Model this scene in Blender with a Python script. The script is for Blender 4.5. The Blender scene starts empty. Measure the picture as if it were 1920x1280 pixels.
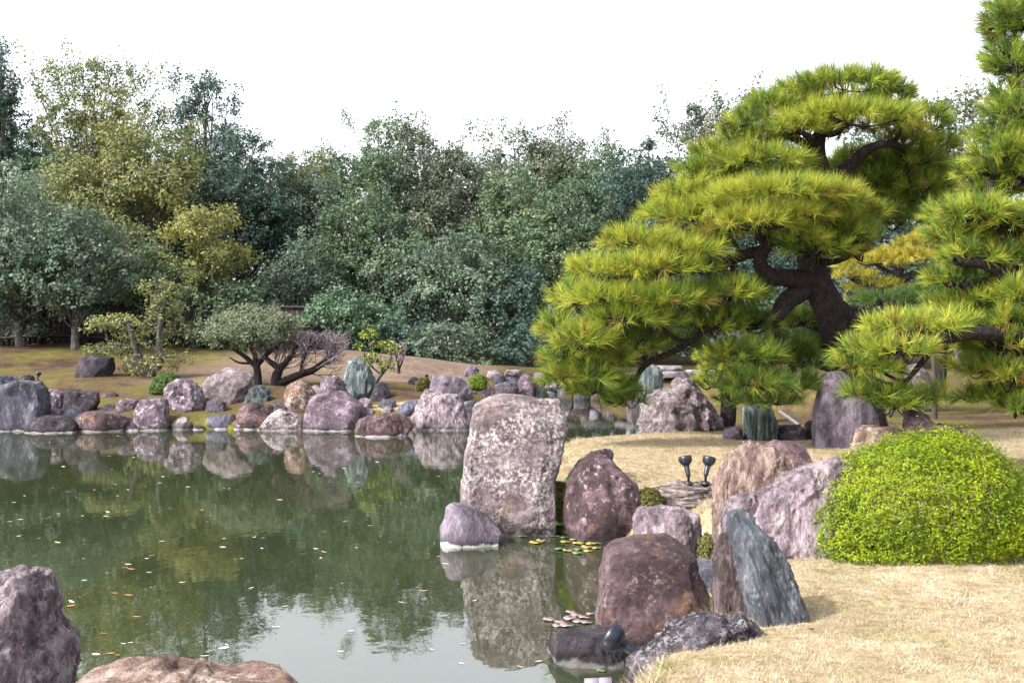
import bpy, math, random
import numpy as np
from mathutils import Vector

# ------------------------------------------------------------------ camera, sky, sun, exposure
S = bpy.context.scene
C = S.collection
F = 2059.0            # focal length in photo pixels (1920 wide)
CAM = np.array([0.0, 0.0, 2.15])
VH = 640.0            # horizon row of the photo
cam_d = bpy.data.cameras.new('camera')
cam_d.sensor_width = 36.0
cam_d.lens = 36.0 * F / 1920.0
cam_d.clip_start = 0.1
cam_d.clip_end = 2000.0
cam = bpy.data.objects.new('camera', cam_d)
cam.location = CAM
cam.rotation_euler = (math.radians(90), 0, 0)
C.objects.link(cam)
S.camera = cam

SUN_DIR = Vector((-0.66, -0.34, 0.67)).normalized()      # towards the sun
sun_el = math.asin(SUN_DIR.z)
sun_az = math.atan2(SUN_DIR.x, SUN_DIR.y)
W = bpy.data.worlds.new('World')
S.world = W
W.use_nodes = True
nt = W.node_tree
nt.nodes.clear()
sky = nt.nodes.new('ShaderNodeTexSky')
sky.sky_type = 'NISHITA'
sky.sun_disc = False
sky.sun_elevation = sun_el
sky.sun_rotation = sun_az
sky.air_density = 1.0
sky.dust_density = 4.0
sky.ozone_density = 1.0
hs = nt.nodes.new('ShaderNodeHueSaturation')             # whitens the sky colour and adds a brightness gain to the whole sky
hs.inputs['Saturation'].default_value = 0.2
hs.inputs['Value'].default_value = 1.3
bg = nt.nodes.new('ShaderNodeBackground')
bg.inputs['Strength'].default_value = 0.15
wo = nt.nodes.new('ShaderNodeOutputWorld')
nt.links.new(sky.outputs[0], hs.inputs['Color'])
nt.links.new(hs.outputs[0], bg.inputs['Color'])
nt.links.new(bg.outputs[0], wo.inputs['Surface'])

sun_d = bpy.data.lights.new('sun', 'SUN')
sun_d.energy = 2.8
sun_d.angle = math.radians(3.0)
sun_d.color = (1.0, 0.94, 0.86)
sun = bpy.data.objects.new('sun', sun_d)
sun.rotation_euler = (-SUN_DIR).to_track_quat('-Z', 'Y').to_euler()
sun.location = (-20, -10, 30)
C.objects.link(sun)

S.view_settings.view_transform = 'Standard'
S.view_settings.look = 'None'
S.view_settings.gamma = 1.0
S.view_settings.use_curve_mapping = False
S.view_settings.exposure = 1.27
S.render.engine = 'CYCLES'
S.cycles.use_denoising = True
S.cycles.max_bounces = 8
S.cycles.transparent_max_bounces = 4
S.cycles.sample_clamp_indirect = 6.0

# ------------------------------------------------------------------ noise helpers
_rs = np.random.RandomState(7)
_perm = _rs.permutation(256)
_perm = np.concatenate([_perm, _perm, _perm])
_grad = _rs.normal(size=(256, 3))
_grad /= np.linalg.norm(_grad, axis=1)[:, None]

def pn(p):
    p = np.asarray(p, float)
    i = np.floor(p).astype(int)
    f = p - i
    w = f * f * f * (f * (f * 6 - 15) + 10)
    i &= 255
    out = 0
    for a in (0, 1):
        for b in (0, 1):
            for c in (0, 1):
                h = _perm[_perm[_perm[i[:, 0] + a] + i[:, 1] + b] + i[:, 2] + c]
                g = _grad[h]
                d = f - np.array([a, b, c])
                v = (g * d).sum(1)
                wx = w[:, 0] if a else 1 - w[:, 0]
                wy = w[:, 1] if b else 1 - w[:, 1]
                wz = w[:, 2] if c else 1 - w[:, 2]
                out = out + v * wx * wy * wz
    return out

def fbm(p, octv=4, gain=0.5):
    s, a = 0, 1.0
    p = np.asarray(p, float)
    for k in range(octv):
        s = s + a * pn(p * (2.03 ** k) + 17.3 * k)
        a *= gain
    return s

def ridged(p, octv=4, gain=0.5):
    s, a = 0, 1.0
    p = np.asarray(p, float)
    for k in range(octv):
        s = s + a * (0.5 - np.abs(pn(p * (2.03 ** k) + 11.7 * k)) * 2)
        a *= gain
    return s

def sstep(a, b, x):
    t = np.clip((x - a) / (b - a), 0, 1)
    return t * t * (3 - 2 * t)

# ------------------------------------------------------------------ object helpers
def tag(o, label=None, cat=None, group=None, kind=None):
    if label: o['label'] = label
    if cat: o['category'] = cat
    if group: o['group'] = group
    if kind: o['kind'] = kind
    return o

def empty(name, loc=(0, 0, 0), label=None, cat=None, group=None):
    o = bpy.data.objects.new(name, None)
    o.location = Vector(loc)
    o.empty_display_size = 0.2
    C.objects.link(o)
    return tag(o, label, cat, group)

def mesh_data(name, v, f, tint=None, smooth=True, cols=None):
    v = np.ascontiguousarray(v, np.float32)
    f = np.ascontiguousarray(f, np.int32)
    m = bpy.data.meshes.new(name)
    n, k = f.shape
    m.vertices.add(len(v))
    m.vertices.foreach_set('co', v.ravel())
    m.loops.add(n * k)
    m.loops.foreach_set('vertex_index', f.ravel())
    m.polygons.add(n)
    m.polygons.foreach_set('loop_start', np.arange(0, n * k, k, dtype=np.int32))
    m.polygons.foreach_set('loop_total', np.full(n, k, np.int32))
    if smooth:
        m.polygons.foreach_set('use_smooth', np.ones(n, bool))
    if tint is not None:
        a = m.attributes.new('tint', 'FLOAT', 'FACE')
        a.data.foreach_set('value', np.ascontiguousarray(tint, np.float32))
    if cols is not None:
        a = m.attributes.new('zone', 'FLOAT_COLOR', 'POINT')
        a.data.foreach_set('color', np.ascontiguousarray(cols, np.float32).ravel())
    m.update(calc_edges=True)
    return m

def link(name, me, mat, parent=None, loc=None):
    o = bpy.data.objects.new(name, me)
    if mat is not None and len(me.materials) == 0:
        me.materials.append(mat)
    if parent is not None:
        o.parent = parent
    if loc is not None:
        o.location = Vector(loc)
    C.objects.link(o)
    return o

def mobj(name, v, f, mat, parent=None, loc=None, tint=None, smooth=True):
    """verts are given in world space; loc becomes the origin (or the parent's location)"""
    v = np.asarray(v, float)
    org = np.array(parent.location) if parent is not None else (np.array(loc) if loc is not None else np.zeros(3))
    if parent is not None and parent.parent is not None:
        org = org + np.array(parent.parent.location)
    me = mesh_data(name, v - org, f, tint, smooth)
    return link(name, me, mat, parent, None if parent is not None else org)

class MB:
    """collects quads / tris of world-space shapes, all as quads (tri = repeated index not used)"""
    def __init__(s): s.v = []; s.f = []; s.n = 0
    def add(s, v, f):
        s.v.append(np.asarray(v, float)); s.f.append(np.asarray(f, int) + s.n); s.n += len(v)
    def build(s, name, mat, parent=None, loc=None, smooth=True):
        return mobj(name, np.concatenate(s.v), np.concatenate(s.f), mat, parent, loc, None, smooth)

def catmull(P, R, sub):
    P = np.asarray(P, float); R = np.asarray(R, float)
    if len(P) == 2:
        t = np.linspace(0, 1, sub + 1)[:, None]
        return P[0] * (1 - t) + P[1] * t, R[0] * (1 - t[:, 0]) + R[1] * t[:, 0]
    Q = np.vstack([2 * P[0] - P[1], P, 2 * P[-1] - P[-2]])
    op, orr = [], []
    for i in range(len(P) - 1):
        p0, p1, p2, p3 = Q[i], Q[i + 1], Q[i + 2], Q[i + 3]
        for k in range(sub):
            t = k / sub
            op.append(0.5 * ((2 * p1) + (-p0 + p2) * t + (2 * p0 - 5 * p1 + 4 * p2 - p3) * t * t + (-p0 + 3 * p1 - 3 * p2 + p3) * t ** 3))
            orr.append(R[i] * (1 - t) + R[i + 1] * t)
    op.append(P[-1]); orr.append(R[-1])
    return np.array(op), np.array(orr)

def tube(P, R, segs=6, sub=4, rough=0.0, seed=0):
    P, R = catmull(P, R, sub)
    n = len(P)
    T = np.gradient(P, axis=0)
    T /= np.linalg.norm(T, axis=1)[:, None] + 1e-9
    up = np.array([0.31, 0.87, 0.38])
    A = np.cross(T, up); A /= np.linalg.norm(A, axis=1)[:, None] + 1e-9
    B = np.cross(T, A)
    ang = np.linspace(0, 2 * np.pi, segs, endpoint=False)
    rr = np.repeat(R[:, None], segs, 1)
    V = P[:, None, :] + rr[..., None] * (np.cos(ang)[None, :, None] * A[:, None, :] + np.sin(ang)[None, :, None] * B[:, None, :])
    V = V.reshape(-1, 3)
    if rough > 0:
        nrm = V - np.repeat(P, segs, 0)
        d = ridged(V * np.array([9, 9, 5]) + seed, 3)
        V = V + nrm * (d * rough)[:, None]
    i = np.arange(n - 1)[:, None] * segs
    j = np.arange(segs)[None, :]
    a = i + j; b = i + (j + 1) % segs
    Fq = np.stack([a, b, b + segs, a + segs], -1).reshape(-1, 4)
    # end cap
    V = np.vstack([V, P[-1], P[0]])
    e = (n - 1) * segs
    cap = np.stack([e + j[0], e + (j[0] + 1) % segs, np.full(segs, n * segs), np.full(segs, n * segs)], -1)
    return V, Fq

def lathe(profile, segs=20, axis_o=(0, 0, 0), axis=(0, 0, 1)):
    """profile: list of (t along axis, radius)"""
    ax = np.array(axis, float); ax /= np.linalg.norm(ax)
    h = np.array([1, 0, 0]) if abs(ax[0]) < 0.8 else np.array([0, 1, 0])
    A = np.cross(ax, h); A /= np.linalg.norm(A)
    B = np.cross(ax, A)
    ang = np.linspace(0, 2 * np.pi, segs, endpoint=False)
    V = []
    for t, r in profile:
        V.append(np.array(axis_o) + ax * t + r * (np.cos(ang)[:, None] * A + np.sin(ang)[:, None] * B))
    V = np.concatenate(V)
    n = len(profile)
    i = np.arange(n - 1)[:, None] * segs
    j = np.arange(segs)[None, :]
    a = i + j; b = i + (j + 1) % segs
    return V, np.stack([a, b, b + segs, a + segs], -1).reshape(-1, 4)

def boxv(c, s):
    c = np.array(c, float); s = np.array(s, float) / 2
    v = np.array([[x, y, z] for x in (-1, 1) for y in (-1, 1) for z in (-1, 1)], float) * s + c
    f = [[0, 1, 3, 2], [4, 6, 7, 5], [0, 4, 5, 1], [2, 3, 7, 6], [0, 2, 6, 4], [1, 5, 7, 3]]
    return v, np.array(f)

def at(u, v, Y):
    """point of the place seen at photo pixel (u, v), Y metres away"""
    return np.array([(u - 960) * Y / F, Y, CAM[2] - (v - VH) * Y / F])

# ------------------------------------------------------------------ materials
def new_mat(name):
    m = bpy.data.materials.new(name)
    m.use_nodes = True
    t = m.node_tree
    t.nodes.clear()
    out = t.nodes.new('ShaderNodeOutputMaterial')
    return m, t, out

def N(t, kind, **kw):
    n = t.nodes.new(kind)
    for k, v in kw.items():
        if k in n.inputs: n.inputs[k].default_value = v
        else: setattr(n, k, v)
    return n

def ramp(t, stops, interp='LINEAR'):
    r = t.nodes.new('ShaderNodeValToRGB')
    r.color_ramp.interpolation = interp
    els = r.color_ramp.elements
    while len(els) > 1: els.remove(els[-1])
    els[0].position = stops[0][0]; els[0].color = (*stops[0][1], 1) if len(stops[0][1]) == 3 else stops[0][1]
    for p, c in stops[1:]:
        e = els.new(p); e.color = (*c, 1)
    return r

def mixc(t, fac, a, b, mode='MIX'):
    m = t.nodes.new('ShaderNodeMix'); m.data_type = 'RGBA'; m.blend_type = mode
    L = t.links
    if hasattr(fac, 'is_linked'): L.new(fac, m.inputs[0])
    else: m.inputs[0].default_value = fac
    for src, idx in ((a, 6), (b, 7)):
        if hasattr(src, 'is_linked'): L.new(src, m.inputs[idx])
        else: m.inputs[idx].default_value = (*src, 1)
    return m.outputs[2]

def math_n(t, op, a, b=None, clamp=False):
    m = t.nodes.new('ShaderNodeMath'); m.operation = op; m.use_clamp = clamp
    for i, s in enumerate((a, b)):
        if s is None: continue
        if hasattr(s, 'is_linked'): t.links.new(s, m.inputs[i])
        else: m.inputs[i].default_value = s
    return m.outputs[0]

def rock_mat(name, c, lichen=(0.6, 0.57, 0.56), lamt=0.3, scale=2.0, stretch=(1, 1, 1), rot=(0, 0, 0), accent=None, aamt=0.3, bump=0.5, rough=0.85, crack=0.3, lscale=6.0):
    c = [tuple(x * k for x in q) for q, k in zip(c, (0.38, 0.68, 1.05))]
    c = [(q[0] * 1.02, q[1] * 0.98, q[2] * 1.02) for q in c]
    scale = scale * 1.5
    lscale = lscale * 1.7
    m, t, out = new_mat(name)
    L = t.links
    tc = N(t, 'ShaderNodeTexCoord')
    oi = N(t, 'ShaderNodeObjectInfo')
    off = N(t, 'ShaderNodeVectorMath', operation='SCALE')
    cmb = N(t, 'ShaderNodeCombineXYZ', X=37.0, Y=-53.0, Z=71.0)
    L.new(cmb.outputs[0], off.inputs[0]); L.new(oi.outputs['Random'], off.inputs['Scale'])
    add = N(t, 'ShaderNodeVectorMath', operation='ADD')
    mp = N(t, 'ShaderNodeMapping')
    mp.inputs['Rotation'].default_value = rot
    mp.inputs['Scale'].default_value = stretch
    L.new(tc.outputs['Object'], mp.inputs['Vector'])
    L.new(mp.outputs[0], add.inputs[0]); L.new(off.outputs[0], add.inputs[1])
    vec = add.outputs[0]
    def noise(sc, det=8, ro=0.62, dist=0.0, v=vec):
        n = N(t, 'ShaderNodeTexNoise', Scale=sc, Detail=det, Roughness=ro, Distortion=dist)
        L.new(v, n.inputs['Vector']); return n.outputs[0]
    n1 = noise(scale, 12, 0.74, 0.1)
    r1 = ramp(t, [(0.34, c[0]), (0.5, c[1]), (0.66, c[2])])
    L.new(n1, r1.inputs[0])
    col = r1.outputs[0]
    if accent:
        n4 = noise(scale * 0.6, 12, 0.72, 0.2)
        ra = ramp(t, [(0.62 - aamt * 0.3, (0, 0, 0)), (0.70 - aamt * 0.3, (0.8, 0.8, 0.8))]); L.new(n4, ra.inputs[0])
        col = mixc(t, ra.outputs[0], col, tuple(x * 0.7 for x in accent))
    # fine speckle
    n2 = noise(scale * 11, 8, 0.75)
    r2 = ramp(t, [(0.32, (0.45, 0.43, 0.45)), (0.68, (1.45, 1.45, 1.45))]); L.new(n2, r2.inputs[0])
    col = mixc(t, 0.75, col, r2.outputs[0], 'MULTIPLY')
    # lichen blotches
    n3 = noise(lscale, 12, 0.78, 0.15)
    rl = ramp(t, [(0.66 - lamt * 0.26, (0, 0, 0)), (0.72 - lamt * 0.26, (1, 1, 1))]); L.new(n3, rl.inputs[0])
    n5 = noise(scale * 0.7, 3, 0.5)
    rm = ramp(t, [(0.38, (0.08, 0.08, 0.08)), (0.56, (1, 1, 1))]); L.new(n5, rm.inputs[0])
    lf = math_n(t, 'MULTIPLY', rl.outputs[0], rm.outputs[0])
    lf = math_n(t, 'MULTIPLY', lf, math_n(t, 'ADD', 0.3, math_n(t, 'MULTIPLY', math_n(t, 'FRACT', math_n(t, 'MULTIPLY', oi.outputs['Random'], 7.31)), 0.75)))
    col = mixc(t, lf, col, lichen)
    # cracks: thin dark lines
    vo = N(t, 'ShaderNodeTexVoronoi', Scale=scale * 1.6, feature='DISTANCE_TO_EDGE')
    nd = N(t, 'ShaderNodeTexNoise', Scale=scale * 1.5, Detail=5.0)
    L.new(vec, nd.inputs['Vector'])
    sc = N(t, 'ShaderNodeVectorMath', operation='SCALE'); sc.inputs['Scale'].default_value = 0.5
    L.new(nd.outputs['Color'], sc.inputs[0])
    ad2 = N(t, 'ShaderNodeVectorMath', operation='ADD'); L.new(vec, ad2.inputs[0]); L.new(sc.outputs[0], ad2.inputs[1])
    L.new(ad2.outputs[0], vo.inputs['Vector'])
    rc = ramp(t, [(0.0, (0, 0, 0)), (0.05, (1, 1, 1))]); L.new(vo.outputs['Distance'], rc.inputs[0])
    crk = math_n(t, 'MULTIPLY', math_n(t, 'SUBTRACT', 1.0, rc.outputs[0]), crack)
    col = mixc(t, crk, col, tuple(x * 0.35 for x in c[0]))
    br = math_n(t, 'ADD', 0.72, math_n(t, 'MULTIPLY', math_n(t, 'FRACT', math_n(t, 'MULTIPLY', oi.outputs['Random'], 13.7)), 0.5))
    cb = N(t, 'ShaderNodeCombineColor'); [L.new(br, cb.inputs[k]) for k in range(3)]
    col = mixc(t, 1.0, col, cb.outputs[0], 'MULTIPLY')
    # wet stone and pale mineral line at the water
    geo = N(t, 'ShaderNodeNewGeometry')
    sx = N(t, 'ShaderNodeSeparateXYZ'); L.new(geo.outputs['Position'], sx.inputs[0])
    wob = math_n(t, 'SUBTRACT', noise(4, 5, 0.6), 0.5)
    zz = math_n(t, 'ADD', sx.outputs['Z'], math_n(t, 'MULTIPLY', wob, 0.16))
    rw = ramp(t, [(0.06, (1, 1, 1)), (0.13, (0, 0, 0))]); L.new(math_n(t, 'ADD', sx.outputs['Z'], math_n(t, 'MULTIPLY', wob, 0.1)), rw.inputs[0])
    wet = rw.outputs[0]
    col = mixc(t, math_n(t, 'MULTIPLY', wet, 0.65), col, tuple(x * 0.8 for x in c[0]))
    rb = ramp(t, [(0.018, (0.9, 0.9, 0.9)), (0.04, (0, 0, 0))]); L.new(zz, rb.inputs[0])
    at_ = N(t, 'ShaderNodeAttribute', attribute_type='OBJECT', attribute_name='band')
    bf = math_n(t, 'MULTIPLY', rb.outputs[0], at_.outputs['Fac'])
    col = mixc(t, bf, col, (0.62, 0.58, 0.58))
    bs = N(t, 'ShaderNodeBsdfPrincipled', Roughness=rough)
    bs.inputs['Specular IOR Level'].default_value = 0.35
    L.new(col, bs.inputs['Base Color'])
    # relief
    h = math_n(t, 'ADD', math_n(t, 'MULTIPLY', n1, 1.9), math_n(t, 'MULTIPLY', n2, 0.4))
    h = math_n(t, 'ADD', h, math_n(t, 'MULTIPLY', rc.outputs[0], 0.25 * crack))
    h = math_n(t, 'ADD', h, math_n(t, 'MULTIPLY', n3, 0.5))
    bp = N(t, 'ShaderNodeBump', Strength=min(1.0, bump), Distance=0.11)
    L.new(h, bp.inputs['Height']); L.new(bp.outputs[0], bs.inputs['Normal'])
    L.new(bs.outputs[0], out.inputs['Surface'])
    return m

RM = {
    'granite': rock_mat('granite_rock', [(0.10, 0.068, 0.078), (0.26, 0.195, 0.205), (0.42, 0.35, 0.355)], (0.7, 0.65, 0.65), 0.66, 2.2, accent=(0.36, 0.25, 0.17), aamt=0.15, bump=0.9, crack=0.05, lscale=13),
    'purple': rock_mat('purple_rock', [(0.055, 0.036, 0.05), (0.17, 0.125, 0.155), (0.33, 0.27, 0.32)], (0.6, 0.55, 0.58), 0.5, 2.0, bump=0.8, crack=0.2),
    'red': rock_mat('red_rock', [(0.045, 0.024, 0.03), (0.125, 0.075, 0.085), (0.24, 0.165, 0.18)], (0.62, 0.52, 0.5), 0.42, 1.8, accent=(0.36, 0.2, 0.11), aamt=0.22, bump=0.8, crack=0.2),
    'pale': rock_mat('pale_rock', [(0.15, 0.105, 0.115), (0.42, 0.345, 0.35), (0.66, 0.59, 0.58)], (0.7, 0.64, 0.66), 0.6, 2.6, accent=(0.24, 0.16, 0.18), aamt=0.3, bump=1.0, crack=0.5),
    'orange': rock_mat('orange_rock', [(0.13, 0.075, 0.065), (0.42, 0.28, 0.21), (0.66, 0.53, 0.44)], (0.74, 0.62, 0.54), 0.55, 2.2, accent=(0.17, 0.1, 0.1), aamt=0.3, bump=1.0, crack=0.4),
    'striped': rock_mat('striped_rock', [(0.085, 0.055, 0.055), (0.40, 0.275, 0.225), (0.70, 0.56, 0.47)], (0.72, 0.58, 0.48), 0.6, 2.2, (3.2, 2.0, 0.55), (0, 0.25, 0), (0.1, 0.06, 0.07), 0.28, bump=1.0, crack=0.25),
    'diag': rock_mat('ribbed_rock', [(0.11, 0.072, 0.092), (0.40, 0.31, 0.35), (0.68, 0.60, 0.62)], (0.7, 0.62, 0.66), 0.62, 2.2, (2.6, 1.5, 0.8), (0, 0.9, 0), (0.13, 0.09, 0.12), 0.3, bump=1.0, crack=0.25),
    'wood': rock_mat('grained_rock', [(0.06, 0.04, 0.042), (0.19, 0.135, 0.13), (0.42, 0.34, 0.32)], (0.6, 0.52, 0.5), 0.45, 2.4, (5, 4, 0.35), (0, -0.12, 0), bump=1.0, crack=0.2),
    'slate': rock_mat('slate_rock', [(0.06, 0.07, 0.09), (0.115, 0.14, 0.165), (0.21, 0.24, 0.255)], (0.5, 0.52, 0.54), 0.4, 1.8, (2.6, 1.5, 0.8), (0, -0.45, 0), (0.12, 0.09, 0.12), 0.25, bump=0.55, crack=0.2, rough=0.7),
    'teal': rock_mat('teal_rock', [(0.045, 0.065, 0.065), (0.13, 0.175, 0.17), (0.26, 0.32, 0.30)], (0.45, 0.48, 0.46), 0.3, 2.0, (2.8, 1.6, 0.5), (0, 0.1, 0), bump=0.8, crack=0.2),
    'blue': rock_mat('blue_grey_rock', [(0.055, 0.055, 0.08), (0.14, 0.145, 0.19), (0.27, 0.27, 0.32)], (0.5, 0.48, 0.52), 0.28, 1.4, (1.5, 1, 0.6), bump=0.7, crack=0.1),
    'layer': rock_mat('layered_rock', [(0.06, 0.045, 0.04), (0.30, 0.245, 0.215), (0.6, 0.53, 0.48)], (0.7, 0.65, 0.6), 0.4, 2.0, (0.5, 0.8, 5.0), (0, 0.08, 0), bump=1.0, crack=0.4),
    'rugged': rock_mat('rugged_grey_rock', [(0.03, 0.026, 0.034), (0.115, 0.10, 0.125), (0.26, 0.24, 0.28)], (0.6, 0.57, 0.6), 0.55, 3.2, bump=1.0, crack=0.25, lscale=11),
    'dark': rock_mat('dark_rock', [(0.018, 0.016, 0.02), (0.062, 0.052, 0.066), (0.15, 0.13, 0.155)], (0.45, 0.42, 0.45), 0.3, 2.0, bump=0.9, crack=0.2),
    'lav': rock_mat('lavender_rock', [(0.085, 0.07, 0.09), (0.19, 0.16, 0.195), (0.29, 0.26, 0.30)], (0.6, 0.57, 0.62), 0.2, 1.4, (1.6, 1, 0.6), (0, 0.1, 0), bump=0.6, crack=0.25),
}

def leaf_mat(name, stops, trans=0.3, rough=0.6, spec=0.25):
    m, t, out = new_mat(name)
    L = t.links
    a = N(t, 'ShaderNodeAttribute', attribute_type='GEOMETRY', attribute_name='tint')
    r = ramp(t, stops); L.new(a.outputs['Fac'], r.inputs[0])
    b = N(t, 'ShaderNodeBsdfPrincipled', Roughness=rough)
    b.inputs['Specular IOR Level'].default_value = spec
    L.new(r.outputs[0], b.inputs['Base Color'])
    tr = N(t, 'ShaderNodeBsdfTranslucent'); L.new(r.outputs[0], tr.inputs['Color'])
    mx = N(t, 'ShaderNodeMixShader'); mx.inputs[0].default_value = trans
    L.new(b.outputs[0], mx.inputs[1]); L.new(tr.outputs[0], mx.inputs[2])
    L.new(mx.outputs[0], out.inputs['Surface'])
    return m

LM = {
    'pine': leaf_mat('pine_needles', [(0, (0.24, 0.15, 0.04)), (0.08, (0.2, 0.17, 0.035)), (0.14, (0.05, 0.105, 0.028)), (0.4, (0.12, 0.20, 0.03)), (0.7, (0.27, 0.33, 0.035)), (1, (0.42, 0.42, 0.06))], 0.25),
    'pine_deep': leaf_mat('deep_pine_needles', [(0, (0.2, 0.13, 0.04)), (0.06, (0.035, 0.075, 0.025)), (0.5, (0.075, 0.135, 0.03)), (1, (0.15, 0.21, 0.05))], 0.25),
    'pine_gold': leaf_mat('golden_pine_needles', [(0, (0.14, 0.16, 0.03)), (0.5, (0.3, 0.28, 0.035)), (1, (0.45, 0.38, 0.05))], 0.3),
    'pine_far': leaf_mat('far_pine_needles', [(0, (0.015, 0.045, 0.03)), (0.5, (0.03, 0.075, 0.045)), (1, (0.06, 0.12, 0.07))], 0.2),
    'teal': leaf_mat('teal_leaves', [(0, (0.045, 0.074, 0.052)), (0.5, (0.10, 0.15, 0.105)), (1, (0.21, 0.27, 0.185))]),
    'dark': leaf_mat('dark_leaves', [(0, (0.022, 0.048, 0.042)), (0.5, (0.054, 0.098, 0.080)), (1, (0.12, 0.178, 0.138))]),
    'green': leaf_mat('green_leaves', [(0, (0.038, 0.07, 0.042)), (0.5, (0.10, 0.156, 0.088)), (1, (0.215, 0.275, 0.14))]),
    'mint': leaf_mat('bright_leaves', [(0, (0.035, 0.07, 0.042)), (0.5, (0.085, 0.15, 0.088)), (1, (0.17, 0.26, 0.16))]),
    'olive': leaf_mat('olive_leaves', [(0, (0.065, 0.085, 0.036)), (0.5, (0.165, 0.19, 0.075)), (1, (0.31, 0.31, 0.12))]),
    'yellow': leaf_mat('yellow_leaves', [(0, (0.09, 0.11, 0.04)), (0.5, (0.21, 0.22, 0.075)), (1, (0.40, 0.36, 0.09))], 0.35),
    'grey': leaf_mat('grey_green_leaves', [(0, (0.045, 0.06, 0.042)), (0.5, (0.125, 0.15, 0.098)), (1, (0.27, 0.28, 0.18))]),
    'umbrella': leaf_mat('sage_leaves', [(0, (0.05, 0.075, 0.035)), (0.5, (0.14, 0.18, 0.10)), (1, (0.28, 0.29, 0.20))]),
    'lime': leaf_mat('lime_leaves', [(0, (0.04, 0.075, 0.008)), (0.45, (0.165, 0.235, 0.008)), (0.85, (0.30, 0.36, 0.012)), (1, (0.42, 0.40, 0.05))], 0.35),
    'ball': leaf_mat('shrub_leaves', [(0, (0.03, 0.06, 0.015)), (0.5, (0.07, 0.13, 0.03)), (1, (0.16, 0.2, 0.05))]),
    'bright': leaf_mat('fresh_leaves', [(0, (0.07, 0.12, 0.02)), (0.5, (0.17, 0.25, 0.03)), (1, (0.34, 0.38, 0.05))], 0.35),
    'scrub': leaf_mat('scrub_leaves', [(0, (0.045, 0.045, 0.015)), (0.5, (0.11, 0.11, 0.03)), (1, (0.25, 0.2, 0.06))]),
    'grass': leaf_mat('dry_grass_blades', [(0, (0.15, 0.17, 0.05)), (0.16, (0.23, 0.22, 0.08)), (0.22, (0.29, 0.215, 0.14)), (0.6, (0.47, 0.39, 0.285)), (1, (0.68, 0.62, 0.51))], 0.2, 0.8, 0.1),
    'fern': leaf_mat('fern_fronds', [(0, (0.04, 0.13, 0.02)), (1, (0.12, 0.32, 0.06))], 0.35),
}

def bark_mat(name, c0, c1, scale=8, bump=0.8):
    m, t, out = new_mat(name)
    L = t.links
    tc = N(t, 'ShaderNodeTexCoord')
    mp = N(t, 'ShaderNodeMapping'); mp.inputs['Scale'].default_value = (1, 1, 0.45)
    L.new(tc.outputs['Object'], mp.inputs['Vector'])
    n = N(t, 'ShaderNodeTexNoise', Scale=scale, Detail=8.0, Roughness=0.7); L.new(mp.outputs[0], n.inputs['Vector'])
    v = N(t, 'ShaderNodeTexVoronoi', Scale=scale * 1.5, feature='DISTANCE_TO_EDGE'); L.new(mp.outputs[0], v.inputs['Vector'])
    r = ramp(t, [(0.3, c0), (0.7, c1)]); L.new(n.outputs[0], r.inputs[0])
    rv = ramp(t, [(0, (0.45, 0.45, 0.45)), (0.3, (1, 1, 1))]); L.new(v.outputs['Distance'], rv.inputs[0])
    col = mixc(t, 0.8, r.outputs[0], rv.outputs[0], 'MULTIPLY')
    b = N(t, 'ShaderNodeBsdfPrincipled', Roughness=0.9); b.inputs['Specular IOR Level'].default_value = 0.2
    L.new(col, b.inputs['Base Color'])
    h = math_n(t, 'ADD', n.outputs[0], math_n(t, 'MULTIPLY', rv.outputs[0], 0.6))
    bp = N(t, 'ShaderNodeBump', Strength=bump, Distance=0.05); L.new(h, bp.inputs['Height']); L.new(bp.outputs[0], b.inputs['Normal'])
    L.new(b.outputs[0], out.inputs['Surface'])
    return m

BARK = bark_mat('pine_bark', (0.012, 0.009, 0.010), (0.06, 0.046, 0.05), 16, 1.0)
BARK2 = bark_mat('tree_bark', (0.05, 0.042, 0.04), (0.17, 0.15, 0.145), 5)
TWIG = bark_mat('plum_twigs', (0.15, 0.115, 0.135), (0.30, 0.245, 0.275), 9, 0.3)

def plain_mat(name, c, rough=0.5, metal=0.0, var=0.25, scale=12, spec=0.5, bump=0.1):
    m, t, out = new_mat(name)
    L = t.links
    tc = N(t, 'ShaderNodeTexCoord')
    n = N(t, 'ShaderNodeTexNoise', Scale=scale, Detail=6.0); L.new(tc.outputs['Object'], n.inputs['Vector'])
    r = ramp(t, [(0.3, tuple(x * (1 - var) for x in c)), (0.7, tuple(min(1, x * (1 + var)) for x in c))]); L.new(n.outputs[0], r.inputs[0])
    b = N(t, 'ShaderNodeBsdfPrincipled', Roughness=rough, Metallic=metal); b.inputs['Specular IOR Level'].default_value = spec
    L.new(r.outputs[0], b.inputs['Base Color'])
    bp = N(t, 'ShaderNodeBump', Strength=bump, Distance=0.01); L.new(n.outputs[0], bp.inputs['Height']); L.new(bp.outputs[0], b.inputs['Normal'])
    L.new(b.outputs[0], out.inputs['Surface'])
    return m

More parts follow.
